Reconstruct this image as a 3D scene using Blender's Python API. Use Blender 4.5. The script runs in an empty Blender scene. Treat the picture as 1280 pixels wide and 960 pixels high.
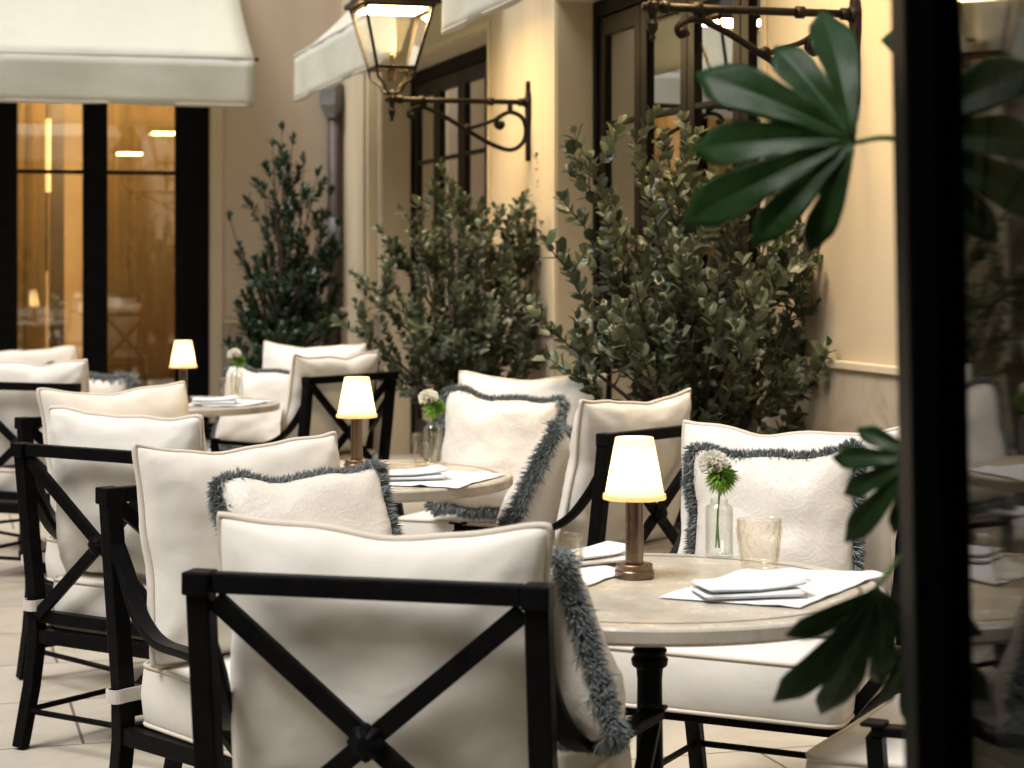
import bpy, math, random
from mathutils import Vector, Matrix, noise
R = math.radians
S = bpy.context.scene
COL = S.collection
rng = random.Random(7)
H, F, HOR = 1.36, 2500.0, 330.0          # eye height, focal length in photo pixels, horizon row

def P(px, py, Y):                        # a point of the place from its photo pixel and its distance
    return Vector(((px-640)/F*Y, Y, H-(py-HOR)/F*Y))

# ------------------------------------------------------------------ mesh helpers
class MB:
    def __init__(s): s.v = []; s.f = []
    def add(s, vs, fs):
        o = len(s.v); s.v += [tuple(v) for v in vs]; s.f += [tuple(i+o for i in f) for f in fs]
    def box(s, x0, x1, y0, y1, z0, z1):
        x0, x1 = min(x0, x1), max(x0, x1); y0, y1 = min(y0, y1), max(y0, y1); z0, z1 = min(z0, z1), max(z0, z1)
        s.add([(x0,y0,z0),(x1,y0,z0),(x1,y1,z0),(x0,y1,z0),(x0,y0,z1),(x1,y0,z1),(x1,y1,z1),(x0,y1,z1)],
              [(0,3,2,1),(4,5,6,7),(0,1,5,4),(1,2,6,5),(2,3,7,6),(3,0,4,7)])
    def ring_sweep(s, rings, cap=True, closed=False):
        n = len(rings[0]); vs = [p for r in rings for p in r]; fs = []
        m = len(rings)
        for i in range(m if closed else m-1):
            a, b = i*n, ((i+1) % m)*n
            for k in range(n): fs.append((a+k, a+(k+1) % n, b+(k+1) % n, b+k))
        if cap and not closed:
            fs.append(tuple(range(n-1, -1, -1))); fs.append(tuple((m-1)*n+k for k in range(n)))
        s.add(vs, fs)
    def tube(s, path, r, n=8, closed=False, cap=True):
        path = [Vector(p) for p in path]; m = len(path); rings = []
        prev = None
        for i, p in enumerate(path):
            if closed: t = path[(i+1) % m]-path[i-1]
            else: t = path[min(i+1, m-1)]-path[max(i-1, 0)]
            if t.length < 1e-9: t = Vector((0,0,1))
            t.normalize()
            if prev is None:
                a = Vector((0,0,1)) if abs(t.z) < .9 else Vector((1,0,0))
                u = t.cross(a).normalized()
            else:
                u = (prev-t*prev.dot(t))
                u = u.normalized() if u.length > 1e-6 else t.orthogonal().normalized()
            prev = u; w = t.cross(u)
            rr = r(i/(m-1)) if callable(r) else r
            rings.append([p+u*(rr*math.cos(2*math.pi*k/n))+w*(rr*math.sin(2*math.pi*k/n)) for k in range(n)])
        s.ring_sweep(rings, cap, closed)
    def bar(s, path, wid, thk, side):               # rectangular section; side = the direction wid runs along
        path = [Vector(p) for p in path]; m = len(path); side = Vector(side).normalized(); rings = []
        for i, p in enumerate(path):
            t = (path[min(i+1, m-1)]-path[max(i-1, 0)]).normalized()
            sd = (side-t*side.dot(t)).normalized(); nn = t.cross(sd)
            w = wid(i/(m-1)) if callable(wid) else wid
            k = thk(i/(m-1)) if callable(thk) else thk
            rings.append([p+sd*w/2+nn*k/2, p-sd*w/2+nn*k/2, p-sd*w/2-nn*k/2, p+sd*w/2-nn*k/2])
        s.ring_sweep(rings)
    def lathe(s, prof, n=32, c=(0,0,0), cap=True, flute=None):
        rings = []
        for r, z in prof:
            rings.append([(c[0]+(r*(flute(k/n) if flute else 1))*math.cos(2*math.pi*k/n),
                           c[1]+(r*(flute(k/n) if flute else 1))*math.sin(2*math.pi*k/n), c[2]+z) for k in range(n)])
        s.ring_sweep(rings, cap)
    def build(s, name, mat, parent=None, smooth=False, bevel=0, loc=None, rot=None, angle=None):
        me = bpy.data.meshes.new(name); me.from_pydata(s.v, [], s.f); me.update()
        me.materials.append(mat)
        if smooth: me.polygons.foreach_set('use_smooth', [True]*len(me.polygons))
        o = bpy.data.objects.new(name, me); COL.objects.link(o)
        if parent is not None: o.parent = parent
        if loc is not None: o.location = loc
        if rot is not None: o.rotation_euler = rot
        if bevel:
            b = o.modifiers.new('edge', 'BEVEL'); b.width = bevel; b.segments = 2; b.limit_method = 'ANGLE'; b.angle_limit = R(40)
            b.harden_normals = False
        return o

def tag(o, label=None, cat=None, group=None, kind=None):
    if label: o['label'] = label
    if cat: o['category'] = cat
    if group: o['group'] = group
    if kind: o['kind'] = kind
    return o
def empty(name, loc=(0,0,0), rz=0, label=None, cat=None, group=None):
    o = bpy.data.objects.new(name, None); COL.objects.link(o)
    o.location = loc; o.rotation_euler = (0,0,rz); o.empty_display_size = .1
    return tag(o, label, cat, group)
def kids(o): return [c for c in bpy.data.objects if c.parent == o]
def copy_tree(o, parent=None):
    c = o.copy(); COL.objects.link(c)
    if parent is not None: c.parent = parent
    for ch in kids(o): copy_tree(ch, c)
    return c
def smooth_path(pts, n=6):                          # Catmull-Rom through pts
    pts = [Vector(p) for p in pts]; out = []
    for i in range(len(pts)-1):
        p0, p1, p2, p3 = pts[max(i-1,0)], pts[i], pts[i+1], pts[min(i+2,len(pts)-1)]
        for k in range(n):
            t = k/n
            out.append(.5*((2*p1)+(p2-p0)*t+(2*p0-5*p1+4*p2-p3)*t*t+(3*p1-p0-3*p2+p3)*t**3))
    out.append(pts[-1]); return out

# ------------------------------------------------------------------ materials
MAT = {}
def mk(name):
    m = bpy.data.materials.new(name); m.use_nodes = True
    nt = m.node_tree; b = nt.nodes['Principled BSDF']
    MAT[name] = m
    return m, nt, b
def nd(nt, typ, **kw):
    n = nt.nodes.new(typ)
    for k, v in kw.items():
        if k in n.inputs.keys(): n.inputs[k].default_value = v
        else: setattr(n, k, v)
    return n
def ramp(nt, fac, stops):
    r = nt.nodes.new('ShaderNodeValToRGB'); e = r.color_ramp.elements
    while len(e) < len(stops): e.new(.5)
    for i, (p, c) in enumerate(stops):
        e[i].position = p; e[i].color = (*c, 1) if len(c) == 3 else c
    nt.links.new(fac, r.inputs['Fac']); return r
def coords(nt, scale=(1,1,1), rnd=True):
    tc = nt.nodes.new('ShaderNodeTexCoord'); mp = nt.nodes.new('ShaderNodeMapping'); mp.inputs['Scale'].default_value = scale
    nt.links.new(tc.outputs['Object'], mp.inputs['Vector'])
    if rnd:
        oi = nt.nodes.new('ShaderNodeObjectInfo'); mu = nt.nodes.new('ShaderNodeVectorMath'); mu.operation = 'SCALE'
        cb = nt.nodes.new('ShaderNodeCombineXYZ')
        for k in range(3): nt.links.new(oi.outputs['Random'], cb.inputs[k])
        nt.links.new(cb.outputs[0], mu.inputs[0]); mu.inputs['Scale'].default_value = 13.7
        nt.links.new(mu.outputs[0], mp.inputs['Location'])
    return mp.outputs['Vector']
def bump(nt, b, height, strength=.2, dist=.01, prev=None):
    bp = nt.nodes.new('ShaderNodeBump'); bp.inputs['Strength'].default_value = strength; bp.inputs['Distance'].default_value = dist
    nt.links.new(height, bp.inputs['Height'])
    if prev is not None: nt.links.new(prev, bp.inputs['Normal'])
    nt.links.new(bp.outputs['Normal'], b.inputs['Normal']); return bp.outputs['Normal']
def noisy(name, c0, c1, scale=5, rough=.6, bs=0, bscale=80, bdist=.004, detail=5, metallic=0, mscale=(1,1,1), rr=0):
    m, nt, b = mk(name); v = coords(nt, mscale)
    n = nd(nt, 'ShaderNodeTexNoise', Scale=scale, Detail=detail, Roughness=.6); nt.links.new(v, n.inputs['Vector'])
    r = ramp(nt, n.outputs['Fac'], [(.3, c0), (.7, c1)]); nt.links.new(r.outputs['Color'], b.inputs['Base Color'])
    b.inputs['Roughness'].default_value = rough; b.inputs['Metallic'].default_value = metallic
    if rr:
        mr = nd(nt, 'ShaderNodeMapRange'); nt.links.new(n.outputs['Fac'], mr.inputs['Value'])
        mr.inputs['To Min'].default_value = rough-rr; mr.inputs['To Max'].default_value = rough+rr
        nt.links.new(mr.outputs[0], b.inputs['Roughness'])
    if bs:
        n2 = nd(nt, 'ShaderNodeTexNoise', Scale=bscale, Detail=4); nt.links.new(v, n2.inputs['Vector'])
        bump(nt, b, n2.outputs['Fac'], bs, bdist)
    return m
def fabric(name, c0, c1, weave=420, sheen=.25):
    m, nt, b = mk(name); v = coords(nt)
    n = nd(nt, 'ShaderNodeTexNoise', Scale=7, Detail=4, Roughness=.6); nt.links.new(v, n.inputs['Vector'])
    r = ramp(nt, n.outputs['Fac'], [(.3, c0), (.72, c1)]); nt.links.new(r.outputs['Color'], b.inputs['Base Color'])
    b.inputs['Roughness'].default_value = .9; b.inputs['Sheen Weight'].default_value = sheen; b.inputs['Specular IOR Level'].default_value = .2
    w1 = nd(nt, 'ShaderNodeTexWave', Scale=weave, Distortion=1.5); w1.bands_direction = 'X'; nt.links.new(v, w1.inputs['Vector'])
    w2 = nd(nt, 'ShaderNodeTexWave', Scale=weave, Distortion=1.5); w2.bands_direction = 'Z'; nt.links.new(v, w2.inputs['Vector'])
    ad = nd(nt, 'ShaderNodeMath', operation='ADD'); nt.links.new(w1.outputs['Fac'], ad.inputs[0]); nt.links.new(w2.outputs['Fac'], ad.inputs[1])
    nn = bump(nt, b, ad.outputs[0], .12, .001)
    n3 = nd(nt, 'ShaderNodeTexNoise', Scale=7, Detail=3, Distortion=.9); nt.links.new(v, n3.inputs['Vector'])
    bump(nt, b, n3.outputs['Fac'], .30, .013, nn)
    return m
fabric('cushion_linen', (.665,.635,.57), (.735,.705,.64))
fabric('piping_linen', (.57,.51,.42), (.64,.58,.49))
fabric('table_linen', (.70,.71,.72), (.75,.76,.77), 600, .1)
fabric('strap_canvas', (.50,.46,.42), (.56,.52,.47))
fabric('awning_canvas', (.79,.785,.68), (.84,.83,.73), 200, .1)
def _aw():                                          # the canvas lets some daylight through
    m = MAT['awning_canvas']; nt = m.node_tree; b = nt.nodes['Principled BSDF']; out = nt.nodes['Material Output']
    t = nd(nt, 'ShaderNodeBsdfTranslucent'); t.inputs['Color'].default_value = (.78,.78,.62,1)
    mx = nd(nt, 'ShaderNodeMixShader'); mx.inputs[0].default_value = .4
    nt.links.new(b.outputs[0], mx.inputs[1]); nt.links.new(t.outputs[0], mx.inputs[2]); nt.links.new(mx.outputs[0], out.inputs['Surface'])
_aw()
def brocade():
    m, nt, b = mk('brocade'); v = coords(nt)
    n = nd(nt, 'ShaderNodeTexNoise', Scale=15, Detail=2, Distortion=2.0); nt.links.new(v, n.inputs['Vector'])
    w = nd(nt, 'ShaderNodeMath', operation='MULTIPLY'); w.inputs[1].default_value = 5.0; nt.links.new(n.outputs['Fac'], w.inputs[0])
    fr = nd(nt, 'ShaderNodeMath', operation='PINGPONG'); fr.inputs[1].default_value = .5; nt.links.new(w.outputs[0], fr.inputs[0])
    r = ramp(nt, fr.outputs[0], [(.20, (.655,.61,.54)), (.27, (.62,.575,.505)), (.36, (.62,.575,.505)), (.42, (.68,.64,.575))])
    nt.links.new(r.outputs['Color'], b.inputs['Base Color'])
    r2 = ramp(nt, fr.outputs[0], [(.2, (.5,.5,.5)), (.27, (.75,.75,.75)), (.36, (.75,.75,.75)), (.42, (.45,.45,.45))])
    nt.links.new(r2.outputs['Color'], b.inputs['Roughness'])
    b.inputs['Sheen Weight'].default_value = .3
    n3 = nd(nt, 'ShaderNodeTexNoise', Scale=10, Detail=3, Distortion=1); nt.links.new(v, n3.inputs['Vector'])
    nn = bump(nt, b, n3.outputs['Fac'], .35, .012); bump(nt, b, fr.outputs[0], .25, .003, nn)
brocade()
def fringe_mat():
    m, nt, b = mk('fringe_thread')
    g = nt.nodes.new('ShaderNodeNewGeometry')
    r = ramp(nt, g.outputs['Random Per Island'], [(0, (.095,.118,.123)), (.5, (.15,.178,.183)), (1, (.24,.272,.274))])
    nt.links.new(r.outputs['Color'], b.inputs['Base Color']); b.inputs['Roughness'].default_value = .75; b.inputs['Sheen Weight'].default_value = .4
fringe_mat()
noisy('black_iron', (.003,.003,.0035), (.006,.0058,.0058), 30, .42, .25, 140, .002, rr=.08)
noisy('black_joinery', (.004,.004,.005), (.008,.0075,.0075), 12, .5, .15, 60, .002)
noisy('brown_joinery', (.007,.005,.004), (.013,.009,.0065), 10, .4, .15, 60, .002, mscale=(1,1,.15))
noisy('lantern_iron', (.008,.006,.0045), (.018,.013,.009), 25, .45, .3, 120, .002)
for k_ in ('lantern_iron', 'brown_joinery'): MAT[k_].node_tree.nodes['Principled BSDF'].inputs['Specular IOR Level'].default_value = .12
noisy('bronze', (.16,.112,.078), (.22,.155,.108), 18, .27, .12, 300, .001, metallic=1, rr=.06)
noisy('travertine', (.39,.355,.29), (.58,.535,.46), 11, .26, .12, 70, .001, detail=9, mscale=(1,1,1), rr=.08)
noisy('inlay_stone', (.10,.085,.065), (.19,.165,.13), 30, .3)
for k_ in ('black_iron', 'black_joinery'): MAT[k_].node_tree.nodes['Principled BSDF'].inputs['Specular IOR Level'].default_value = .05
noisy('copper_pipe', (.050,.030,.022), (.085,.055,.042), 9, .55, .2, 40, .003)
noisy('grey_lead', (.14,.13,.13), (.20,.19,.19), 9, .5)
noisy('bark', (.03,.020,.014), (.07,.047,.032), 30, .85, .5, 90, .004)
noisy('pot_clay', (.035,.032,.03), (.06,.055,.05), 8, .7, .3, 40, .004)
noisy('soil', (.02,.015,.01), (.05,.038,.026), 40, .95, .8, 60, .02)
noisy('room_plaster', (.42,.30,.16), (.50,.37,.20), 3, .8)
noisy('room_dark', (.05,.035,.02), (.10,.07,.045), 3, .7)
noisy('room_floor', (.10,.065,.035), (.16,.105,.06), 6, .4)
noisy('puff_green', (.14,.30,.03), (.26,.46,.07), 60, .6)
noisy('green_stem', (.06,.13,.02), (.10,.19,.04), 30, .5)
def plaster(name, c0, c1):
    m, nt, b = mk(name); v = coords(nt, rnd=False)
    n = nd(nt, 'ShaderNodeTexNoise', Scale=1.3, Detail=7, Roughness=.62); nt.links.new(v, n.inputs['Vector'])
    r = ramp(nt, n.outputs['Fac'], [(.3, c0), (.7, c1)])
    v2 = coords(nt, (5,5,.5), rnd=False)
    n2 = nd(nt, 'ShaderNodeTexNoise', Scale=1.2, Detail=5); nt.links.new(v2, n2.inputs['Vector'])
    r2 = ramp(nt, n2.outputs['Fac'], [(.25, (.93,.92,.90)), (.52, (1,1,1))])
    mx = nd(nt, 'ShaderNodeMix', data_type='RGBA', blend_type='MULTIPLY'); mx.inputs['Factor'].default_value = 1
    nt.links.new(r.outputs['Color'], mx.inputs[6]); nt.links.new(r2.outputs['Color'], mx.inputs[7])
    nt.links.new(mx.outputs[2], b.inputs['Base Color']); b.inputs['Roughness'].default_value = .82
    n3 = nd(nt, 'ShaderNodeTexNoise', Scale=45, Detail=6); nt.links.new(v, n3.inputs['Vector'])
    bump(nt, b, n3.outputs['Fac'], .2, .004)
plaster('plaster', (.53,.435,.285), (.575,.48,.325))
plaster('rear_plaster', (.54,.435,.315), (.58,.475,.35))
plaster('pale_plaster', (.56,.475,.32), (.60,.51,.355))
def marble():
    m, nt, b = mk('wainscot_stone'); v = coords(nt, rnd=False)
    n = nd(nt, 'ShaderNodeTexNoise', Scale=3.2, Detail=9, Roughness=.68, Distortion=1.2); nt.links.new(v, n.inputs['Vector'])
    r = ramp(nt, n.outputs['Fac'], [(.28, (.29,.235,.165)), (.5, (.42,.355,.265)), (.75, (.51,.445,.345))])
    nt.links.new(r.outputs['Color'], b.inputs['Base Color']); b.inputs['Roughness'].default_value = .4
marble()
def floor_mat():
    m, nt, b = mk('limestone_paving'); v = coords(nt, rnd=False)
    br = nd(nt, 'ShaderNodeTexBrick', Scale=1.0); br.inputs['Brick Width'].default_value = .9; br.inputs['Row Height'].default_value = .6
    br.inputs['Mortar Size'].default_value = .005; br.inputs['Mortar Smooth'].default_value = .2; br.inputs['Bias'].default_value = 0
    br.inputs['Color1'].default_value = (.40,.36,.295,1); br.inputs['Color2'].default_value = (.49,.445,.37,1); br.inputs['Mortar'].default_value = (.15,.12,.09,1)
    nt.links.new(v, br.inputs['Vector'])
    n = nd(nt, 'ShaderNodeTexNoise', Scale=2.5, Detail=9, Roughness=.65, Distortion=.5); nt.links.new(v, n.inputs['Vector'])
    r = ramp(nt, n.outputs['Fac'], [(.25, (.70,.67,.61)), (.5, (.98,.97,.95)), (.72, (1.08,1.07,1.05))])
    mx = nd(nt, 'ShaderNodeMix', data_type='RGBA', blend_type='MULTIPLY'); mx.inputs['Factor'].default_value = 1
    nt.links.new(br.outputs['Color'], mx.inputs[6]); nt.links.new(r.outputs['Color'], mx.inputs[7])
    nt.links.new(mx.outputs[2], b.inputs['Base Color'])
    mr = nd(nt, 'ShaderNodeMapRange'); nt.links.new(n.outputs['Fac'], mr.inputs['Value']); mr.inputs['To Min'].default_value = .32; mr.inputs['To Max'].default_value = .6
    nt.links.new(mr.outputs[0], b.inputs['Roughness'])
    inv = nd(nt, 'ShaderNodeMath', operation='SUBTRACT'); inv.inputs[0].default_value = 1; nt.links.new(br.outputs['Fac'], inv.inputs[1])
    nn = bump(nt, b, inv.outputs[0], .5, .004)
    n2 = nd(nt, 'ShaderNodeTexNoise', Scale=30, Detail=5); nt.links.new(v, n2.inputs['Vector']); bump(nt, b, n2.outputs['Fac'], .15, .004, nn)
floor_mat()
def pane_glass(name, tint, ior=1.5, gain=1.0, rough=0.0):
    m, nt, b = mk(name); nt.nodes.remove(b); out = nt.nodes['Material Output']
    tr = nd(nt, 'ShaderNodeBsdfTransparent'); tr.inputs['Color'].default_value = (*tint, 1)
    gl = nd(nt, 'ShaderNodeBsdfGlossy'); gl.inputs['Roughness'].default_value = rough; gl.inputs['Color'].default_value = (1,1,1,1)
    fr = nd(nt, 'ShaderNodeFresnel', IOR=ior); fac = fr.outputs[0]
    if gain != 1:
        g = nd(nt, 'ShaderNodeMath', operation='MULTIPLY', use_clamp=True); g.inputs[1].default_value = gain; nt.links.new(fac, g.inputs[0]); fac = g.outputs[0]
    mx = nd(nt, 'ShaderNodeMixShader'); nt.links.new(fac, mx.inputs[0]); nt.links.new(tr.outputs[0], mx.inputs[1]); nt.links.new(gl.outputs[0], mx.inputs[2])
    nt.links.new(mx.outputs[0], out.inputs['Surface'])
pane_glass('window_glass', (.82,.82,.80), 1.5, 3.6)
pane_glass('lantern_glass', (.95,.95,.92), 1.14, 1.0)
pane_glass('door_glass', (.13,.13,.12), 1.5, .42, .03)
def drink_glass(name, c0, c1, spec):
    m, nt, b = mk(name); nt.nodes.remove(b); out = nt.nodes['Material Output']
    lw = nd(nt, 'ShaderNodeLayerWeight', Blend=.5); r = ramp(nt, lw.outputs['Facing'], [(.0, c0), (.45, c0), (.9, c1)])  # darker edge tone put into the colour, standing in for refraction
    tr = nd(nt, 'ShaderNodeBsdfTransparent'); nt.links.new(r.outputs['Color'], tr.inputs['Color'])
    gl = nd(nt, 'ShaderNodeBsdfGlossy'); gl.inputs['Roughness'].default_value = .03
    fr = nd(nt, 'ShaderNodeFresnel', IOR=spec); mx = nd(nt, 'ShaderNodeMixShader'); fm = nd(nt, 'ShaderNodeMath', operation='MINIMUM'); fm.inputs[1].default_value = .22; nt.links.new(fr.outputs[0], fm.inputs[0]); nt.links.new(fm.outputs[0], mx.inputs[0])
    nt.links.new(tr.outputs[0], mx.inputs[1]); nt.links.new(gl.outputs[0], mx.inputs[2]); nt.links.new(mx.outputs[0], out.inputs['Surface'])
drink_glass('amber_glass', (.99,.975,.94), (.94,.90,.82), 1.42); drink_glass('clear_glass', (.97,.98,.965), (.92,.935,.91), 1.42)
def leaf_mat(name, c0, c1, c2, rough=.45, trans=.25):
    m, nt, b = mk(name); out = nt.nodes['Material Output']
    g = nt.nodes.new('ShaderNodeNewGeometry')
    r = ramp(nt, g.outputs['Random Per Island'], [(0, c0), (.55, c1), (1, c2)])
    nt.links.new(r.outputs['Color'], b.inputs['Base Color']); b.inputs['Roughness'].default_value = rough
    t = nd(nt, 'ShaderNodeBsdfTranslucent'); nt.links.new(r.outputs['Color'], t.inputs['Color'])
    mx = nd(nt, 'ShaderNodeMixShader'); mx.inputs[0].default_value = trans
    nt.links.new(b.outputs[0], mx.inputs[1]); nt.links.new(t.outputs[0], mx.inputs[2]); nt.links.new(mx.outputs[0], out.inputs['Surface'])
leaf_mat('feijoa_leaf', (.045,.060,.026), (.088,.108,.055), (.165,.185,.115), .42, .2)
leaf_mat('laurel_leaf', (.013,.030,.013), (.024,.050,.021), (.050,.085,.038), .40, .2)
leaf_mat('petal', (.82,.82,.72), (.88,.87,.79), (.92,.92,.86), .7, .45)
def fatsia_mat():
    m, nt, b = mk('fatsia_leaf'); out = nt.nodes['Material Output']; v = coords(nt)
    n = nd(nt, 'ShaderNodeTexNoise', Scale=32, Detail=7, Roughness=.7); nt.links.new(v, n.inputs['Vector'])
    r = ramp(nt, n.outputs['Fac'], [(.28, (.010,.030,.010)), (.55, (.020,.055,.014)), (.78, (.045,.085,.022))])
    nt.links.new(r.outputs['Color'], b.inputs['Base Color']); b.inputs['Roughness'].default_value = .36; b.inputs['Specular IOR Level'].default_value = .18
    t = nd(nt, 'ShaderNodeBsdfTranslucent'); t.inputs['Color'].default_value = (.06,.16,.02,1)
    mx = nd(nt, 'ShaderNodeMixShader'); mx.inputs[0].default_value = .3
    nt.links.new(b.outputs[0], mx.inputs[1]); nt.links.new(t.outputs[0], mx.inputs[2]); nt.links.new(mx.outputs[0], out.inputs['Surface'])
    bump(nt, b, n.outputs['Fac'], .25, .003)
fatsia_mat()
def curtain_mat(name, col, tr):
    m, nt, b = mk(name); out = nt.nodes['Material Output']
    b.inputs['Base Color'].default_value = (*col, 1); b.inputs['Roughness'].default_value = .9
    t = nd(nt, 'ShaderNodeBsdfTranslucent'); t.inputs['Color'].default_value = (*col, 1)
    mx = nd(nt, 'ShaderNodeMixShader'); mx.inputs[0].default_value = tr
    nt.links.new(b.outputs[0], mx.inputs[1]); nt.links.new(t.outputs[0], mx.inputs[2]); nt.links.new(mx.outputs[0], out.inputs['Surface'])
curtain_mat('amber_curtain', (.60,.49,.30), .5)
curtain_mat('cream_curtain', (.52,.43,.28), .3)
def glow(name, col, s):
    m, nt, b = mk(name); b.inputs['Base Color'].default_value = (*col, 1)
    b.inputs['Emission Color'].default_value = (*col, 1); b.inputs['Emission Strength'].default_value = s
glow('lantern_glow', (1,.68,.31), 48)
glow('bulb_glow', (1,.72,.36), 8)
glow('sconce_glow', (1,.66,.28), .9)
def shade_mat():
    m, nt, b = mk('lamp_shade_linen'); out = nt.nodes['Material Output']
    b.inputs['Base Color'].default_value = (.85,.80,.68,1); b.inputs['Roughness'].default_value = .9
    b.inputs['Emission Color'].default_value = (1,.68,.32,1); b.inputs['Emission Strength'].default_value = .06
    t = nd(nt, 'ShaderNodeBsdfTranslucent'); t.inputs['Color'].default_value = (.9,.78,.55,1)
    mx = nd(nt, 'ShaderNodeMixShader'); mx.inputs[0].default_value = .75
    nt.links.new(b.outputs[0], mx.inputs[1]); nt.links.new(t.outputs[0], mx.inputs[2]); nt.links.new(mx.outputs[0], out.inputs['Surface'])
shade_mat()
M = MAT
LAMP_W = .62; LANTERN_W = 34; ROOM_W = 160

# ------------------------------------------------------------------ the court: a frame of its own, y along the right facade, -x out from it
PSI = math.atan2(.292, 1.0); CO = Vector((1.21, 7.0, 0))
ROTC = Matrix.Rotation(PSI, 4, 'Z')
def Wc(x, y, z=0): return CO + (ROTC @ Vector((x, y, z)))
def court(name, label=None, cat=None, group=None, x=0, y=0, z=0):
    return empty(name, Wc(x, y, z), PSI, label, cat, group)
Y_B = 9.1
OP2, OP1, HEAD = (.84, 3.48), (4.81, 7.57), 2.72
WX0, WX1 = -3.9, -1.036
TOP = 7.5

fl = MB(); g = 24; n = 12
fl.add([(-g+2*g*i/n, -g+2*g*j/n, 0) for j in range(n+1) for i in range(n+1)],
       [(j*(n+1)+i, j*(n+1)+i+1, (j+1)*(n+1)+i+1, (j+1)*(n+1)+i) for j in range(n) for i in range(n)])
o = fl.build('floor', M['limestone_paving'], loc=CO, rot=(0,0,PSI)); tag(o, kind='structure')

# right facade
fac = court('facade_wall', 'long cream plaster wall with two tall glazed openings behind the olive green shrubs', 'wall')
w = MB()
segs = [(-11, OP2[0]), (OP2[1], OP1[0]), (OP1[1], Y_B)]
for a, b in segs: w.box(0, .40, a, b, 0, TOP)
for a, b in (OP1, OP2): w.box(0, .40, a, b, HEAD, TOP)
w.build('wall', M['plaster'], fac)
wa = MB(); cap = MB()
for a, b in segs:
    wa.box(-.022, -.001, a+.004, b-.004, 0, .985); cap.box(-.034, -.001, a+.001, b-.001, .987, 1.018)
wa.build('wainscot', M['wainscot_stone'], fac); cap.build('wainscot_cap', M['pale_plaster'], fac, bevel=.006)
tr = MB()
for a, b in (OP1, OP2):                                # moulded surround of each opening
    for w_, p_ in ((.045, .012),):
        tr.box(-p_, -.001, b+.012, b+.012+w_, 1.02, HEAD+.012+w_); tr.box(-p_, -.001, a-.012-w_, a-.012, 1.02, HEAD+.012+w_)
        tr.box(-p_+.0015, -.001, a-.012, b+.012, HEAD+.012, HEAD+.012+w_)
tr.build('moulding', M['pale_plaster'], fac, bevel=.004)
pil = MB(); pil.box(-.07, -.001, 7.80, 8.45, 0, TOP); pil.box(-.10, -.075, 7.86, 8.39, 0, TOP)
pil.build('pilaster', M['pale_plaster'], fac, bevel=.008)

def french_door(a, b, label):
    d = court('french_door', label, 'glazed door', 'glazed doors in the plaster wall')
    x0 = .19
    W = b-a; fr = MB()
    e = .004
    fr.box(x0, x0+.07, a+e, a+.07, 0.01, HEAD-e); fr.box(x0, x0+.07, b-.07, b-e, 0.01, HEAD-e)
    fr.box(x0+.001, x0+.069, a+.07, b-.07, HEAD-.09, HEAD-.005)
    fr.build('frame', M['black_joinery'], d, bevel=.004)
    ia, ib = a+.07, b-.07; lw = (ib-ia)/4
    for k in range(4):
        la, lb = ia+k*lw+.004, ia+(k+1)*lw-.004; st = .085
        lf = MB()
        lf.box(x0+.012, x0+.058, la, la+st, .02, HEAD-.095); lf.box(x0+.012, x0+.058, lb-st, lb, .02, HEAD-.095)
        lf.box(x0+.013, x0+.057, la+st, lb-st, HEAD-.19, HEAD-.096); lf.box(x0+.013, x0+.057, la+st, lb-st, .021, .26)
        for z in (.86, 1.46, 2.06): lf.box(x0+.014, x0+.056, la+st, lb-st, z, z+.026)
        leaf = lf.build('door_leaf', M['brown_joinery'], d, bevel=.003)
        p = MB(); p.box(x0+.033, x0+.037, la+st, lb-st, .26, HEAD-.19); p.build('pane', M['window_glass'], leaf)
    hd = MB()
    hd.tube([(x0-.03, a+W/2-.06, .98), (x0-.03, a+W/2-.06, 1.12)], .01, 8); hd.box(x0-.03, x0+.011, a+W/2-.066, a+W/2-.054, 1.04, 1.06)
    hd.build('handle', M['bronze'], d)
    return d
french_door(*OP2, 'tall brown glazed door behind the largest shrub, right of the lit lantern')
french_door(*OP1, 'tall dark glazed door behind the hanging lantern, beneath the sloped awning')

def curtain(x0, y0, x1, y1, z0, z1, folds, depth, mat, label, group=None):
    L = math.hypot(x1-x0, y1-y0); n = folds*8; m = MB(); vs = []; rg = random.Random(int(abs(x0*100+y0*37)))
    ph = [rg.uniform(-.7, .7) for _ in range(folds+2)]
    nx, ny = -(y1-y0)/L, (x1-x0)/L
    for j in range(6):
        z = z0+(z1-z0)*j/5
        for i in range(n+1):
            t = i/n; q = math.sin(2*math.pi*t*folds+ph[int(t*folds)]*.8+.2*math.sin(j))
            dd = depth*q*(1-.25*j/5)*(.35+.9*abs(ph[int(t*folds)+1 if t < 1 else folds]))+depth*.6*math.sin(t*7+ph[0]*4)
            vs.append((x0+(x1-x0)*t+nx*dd, y0+(y1-y0)*t+ny*dd, z))
    m.add(vs, [(j*(n+1)+i, j*(n+1)+i+1, (j+1)*(n+1)+i+1, (j+1)*(n+1)+i) for j in range(5) for i in range(n)])
    o = m.build('curtain', mat, smooth=True, loc=CO, rot=(0,0,PSI)); tag(o, label, 'curtain', group)
    sm = o.modifiers.new('cloth', 'SOLIDIFY'); sm.thickness = .004
    return o
curtain(.55, OP2[0]-.1, .55, OP2[1]-1.0, .02, 2.9, 14, .035, M['cream_curtain'], 'pale pleated curtain inside the glazed door behind the largest shrub')
curtain(.60, OP2[1]-.75, .60, OP2[1]+.2, .02, 2.9, 6, .035, M['amber_curtain'], 'narrow amber curtain inside the glazed door behind the largest shrub')
curtain(.55, OP1[0]-.1, .55, OP1[1]+.1, .02, 2.9, 18, .035, M['cream_curtain'], 'pleated curtain inside the dark glazed door under the sloped awning')
rm = MB()                                              # rooms behind the right openings
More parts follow.
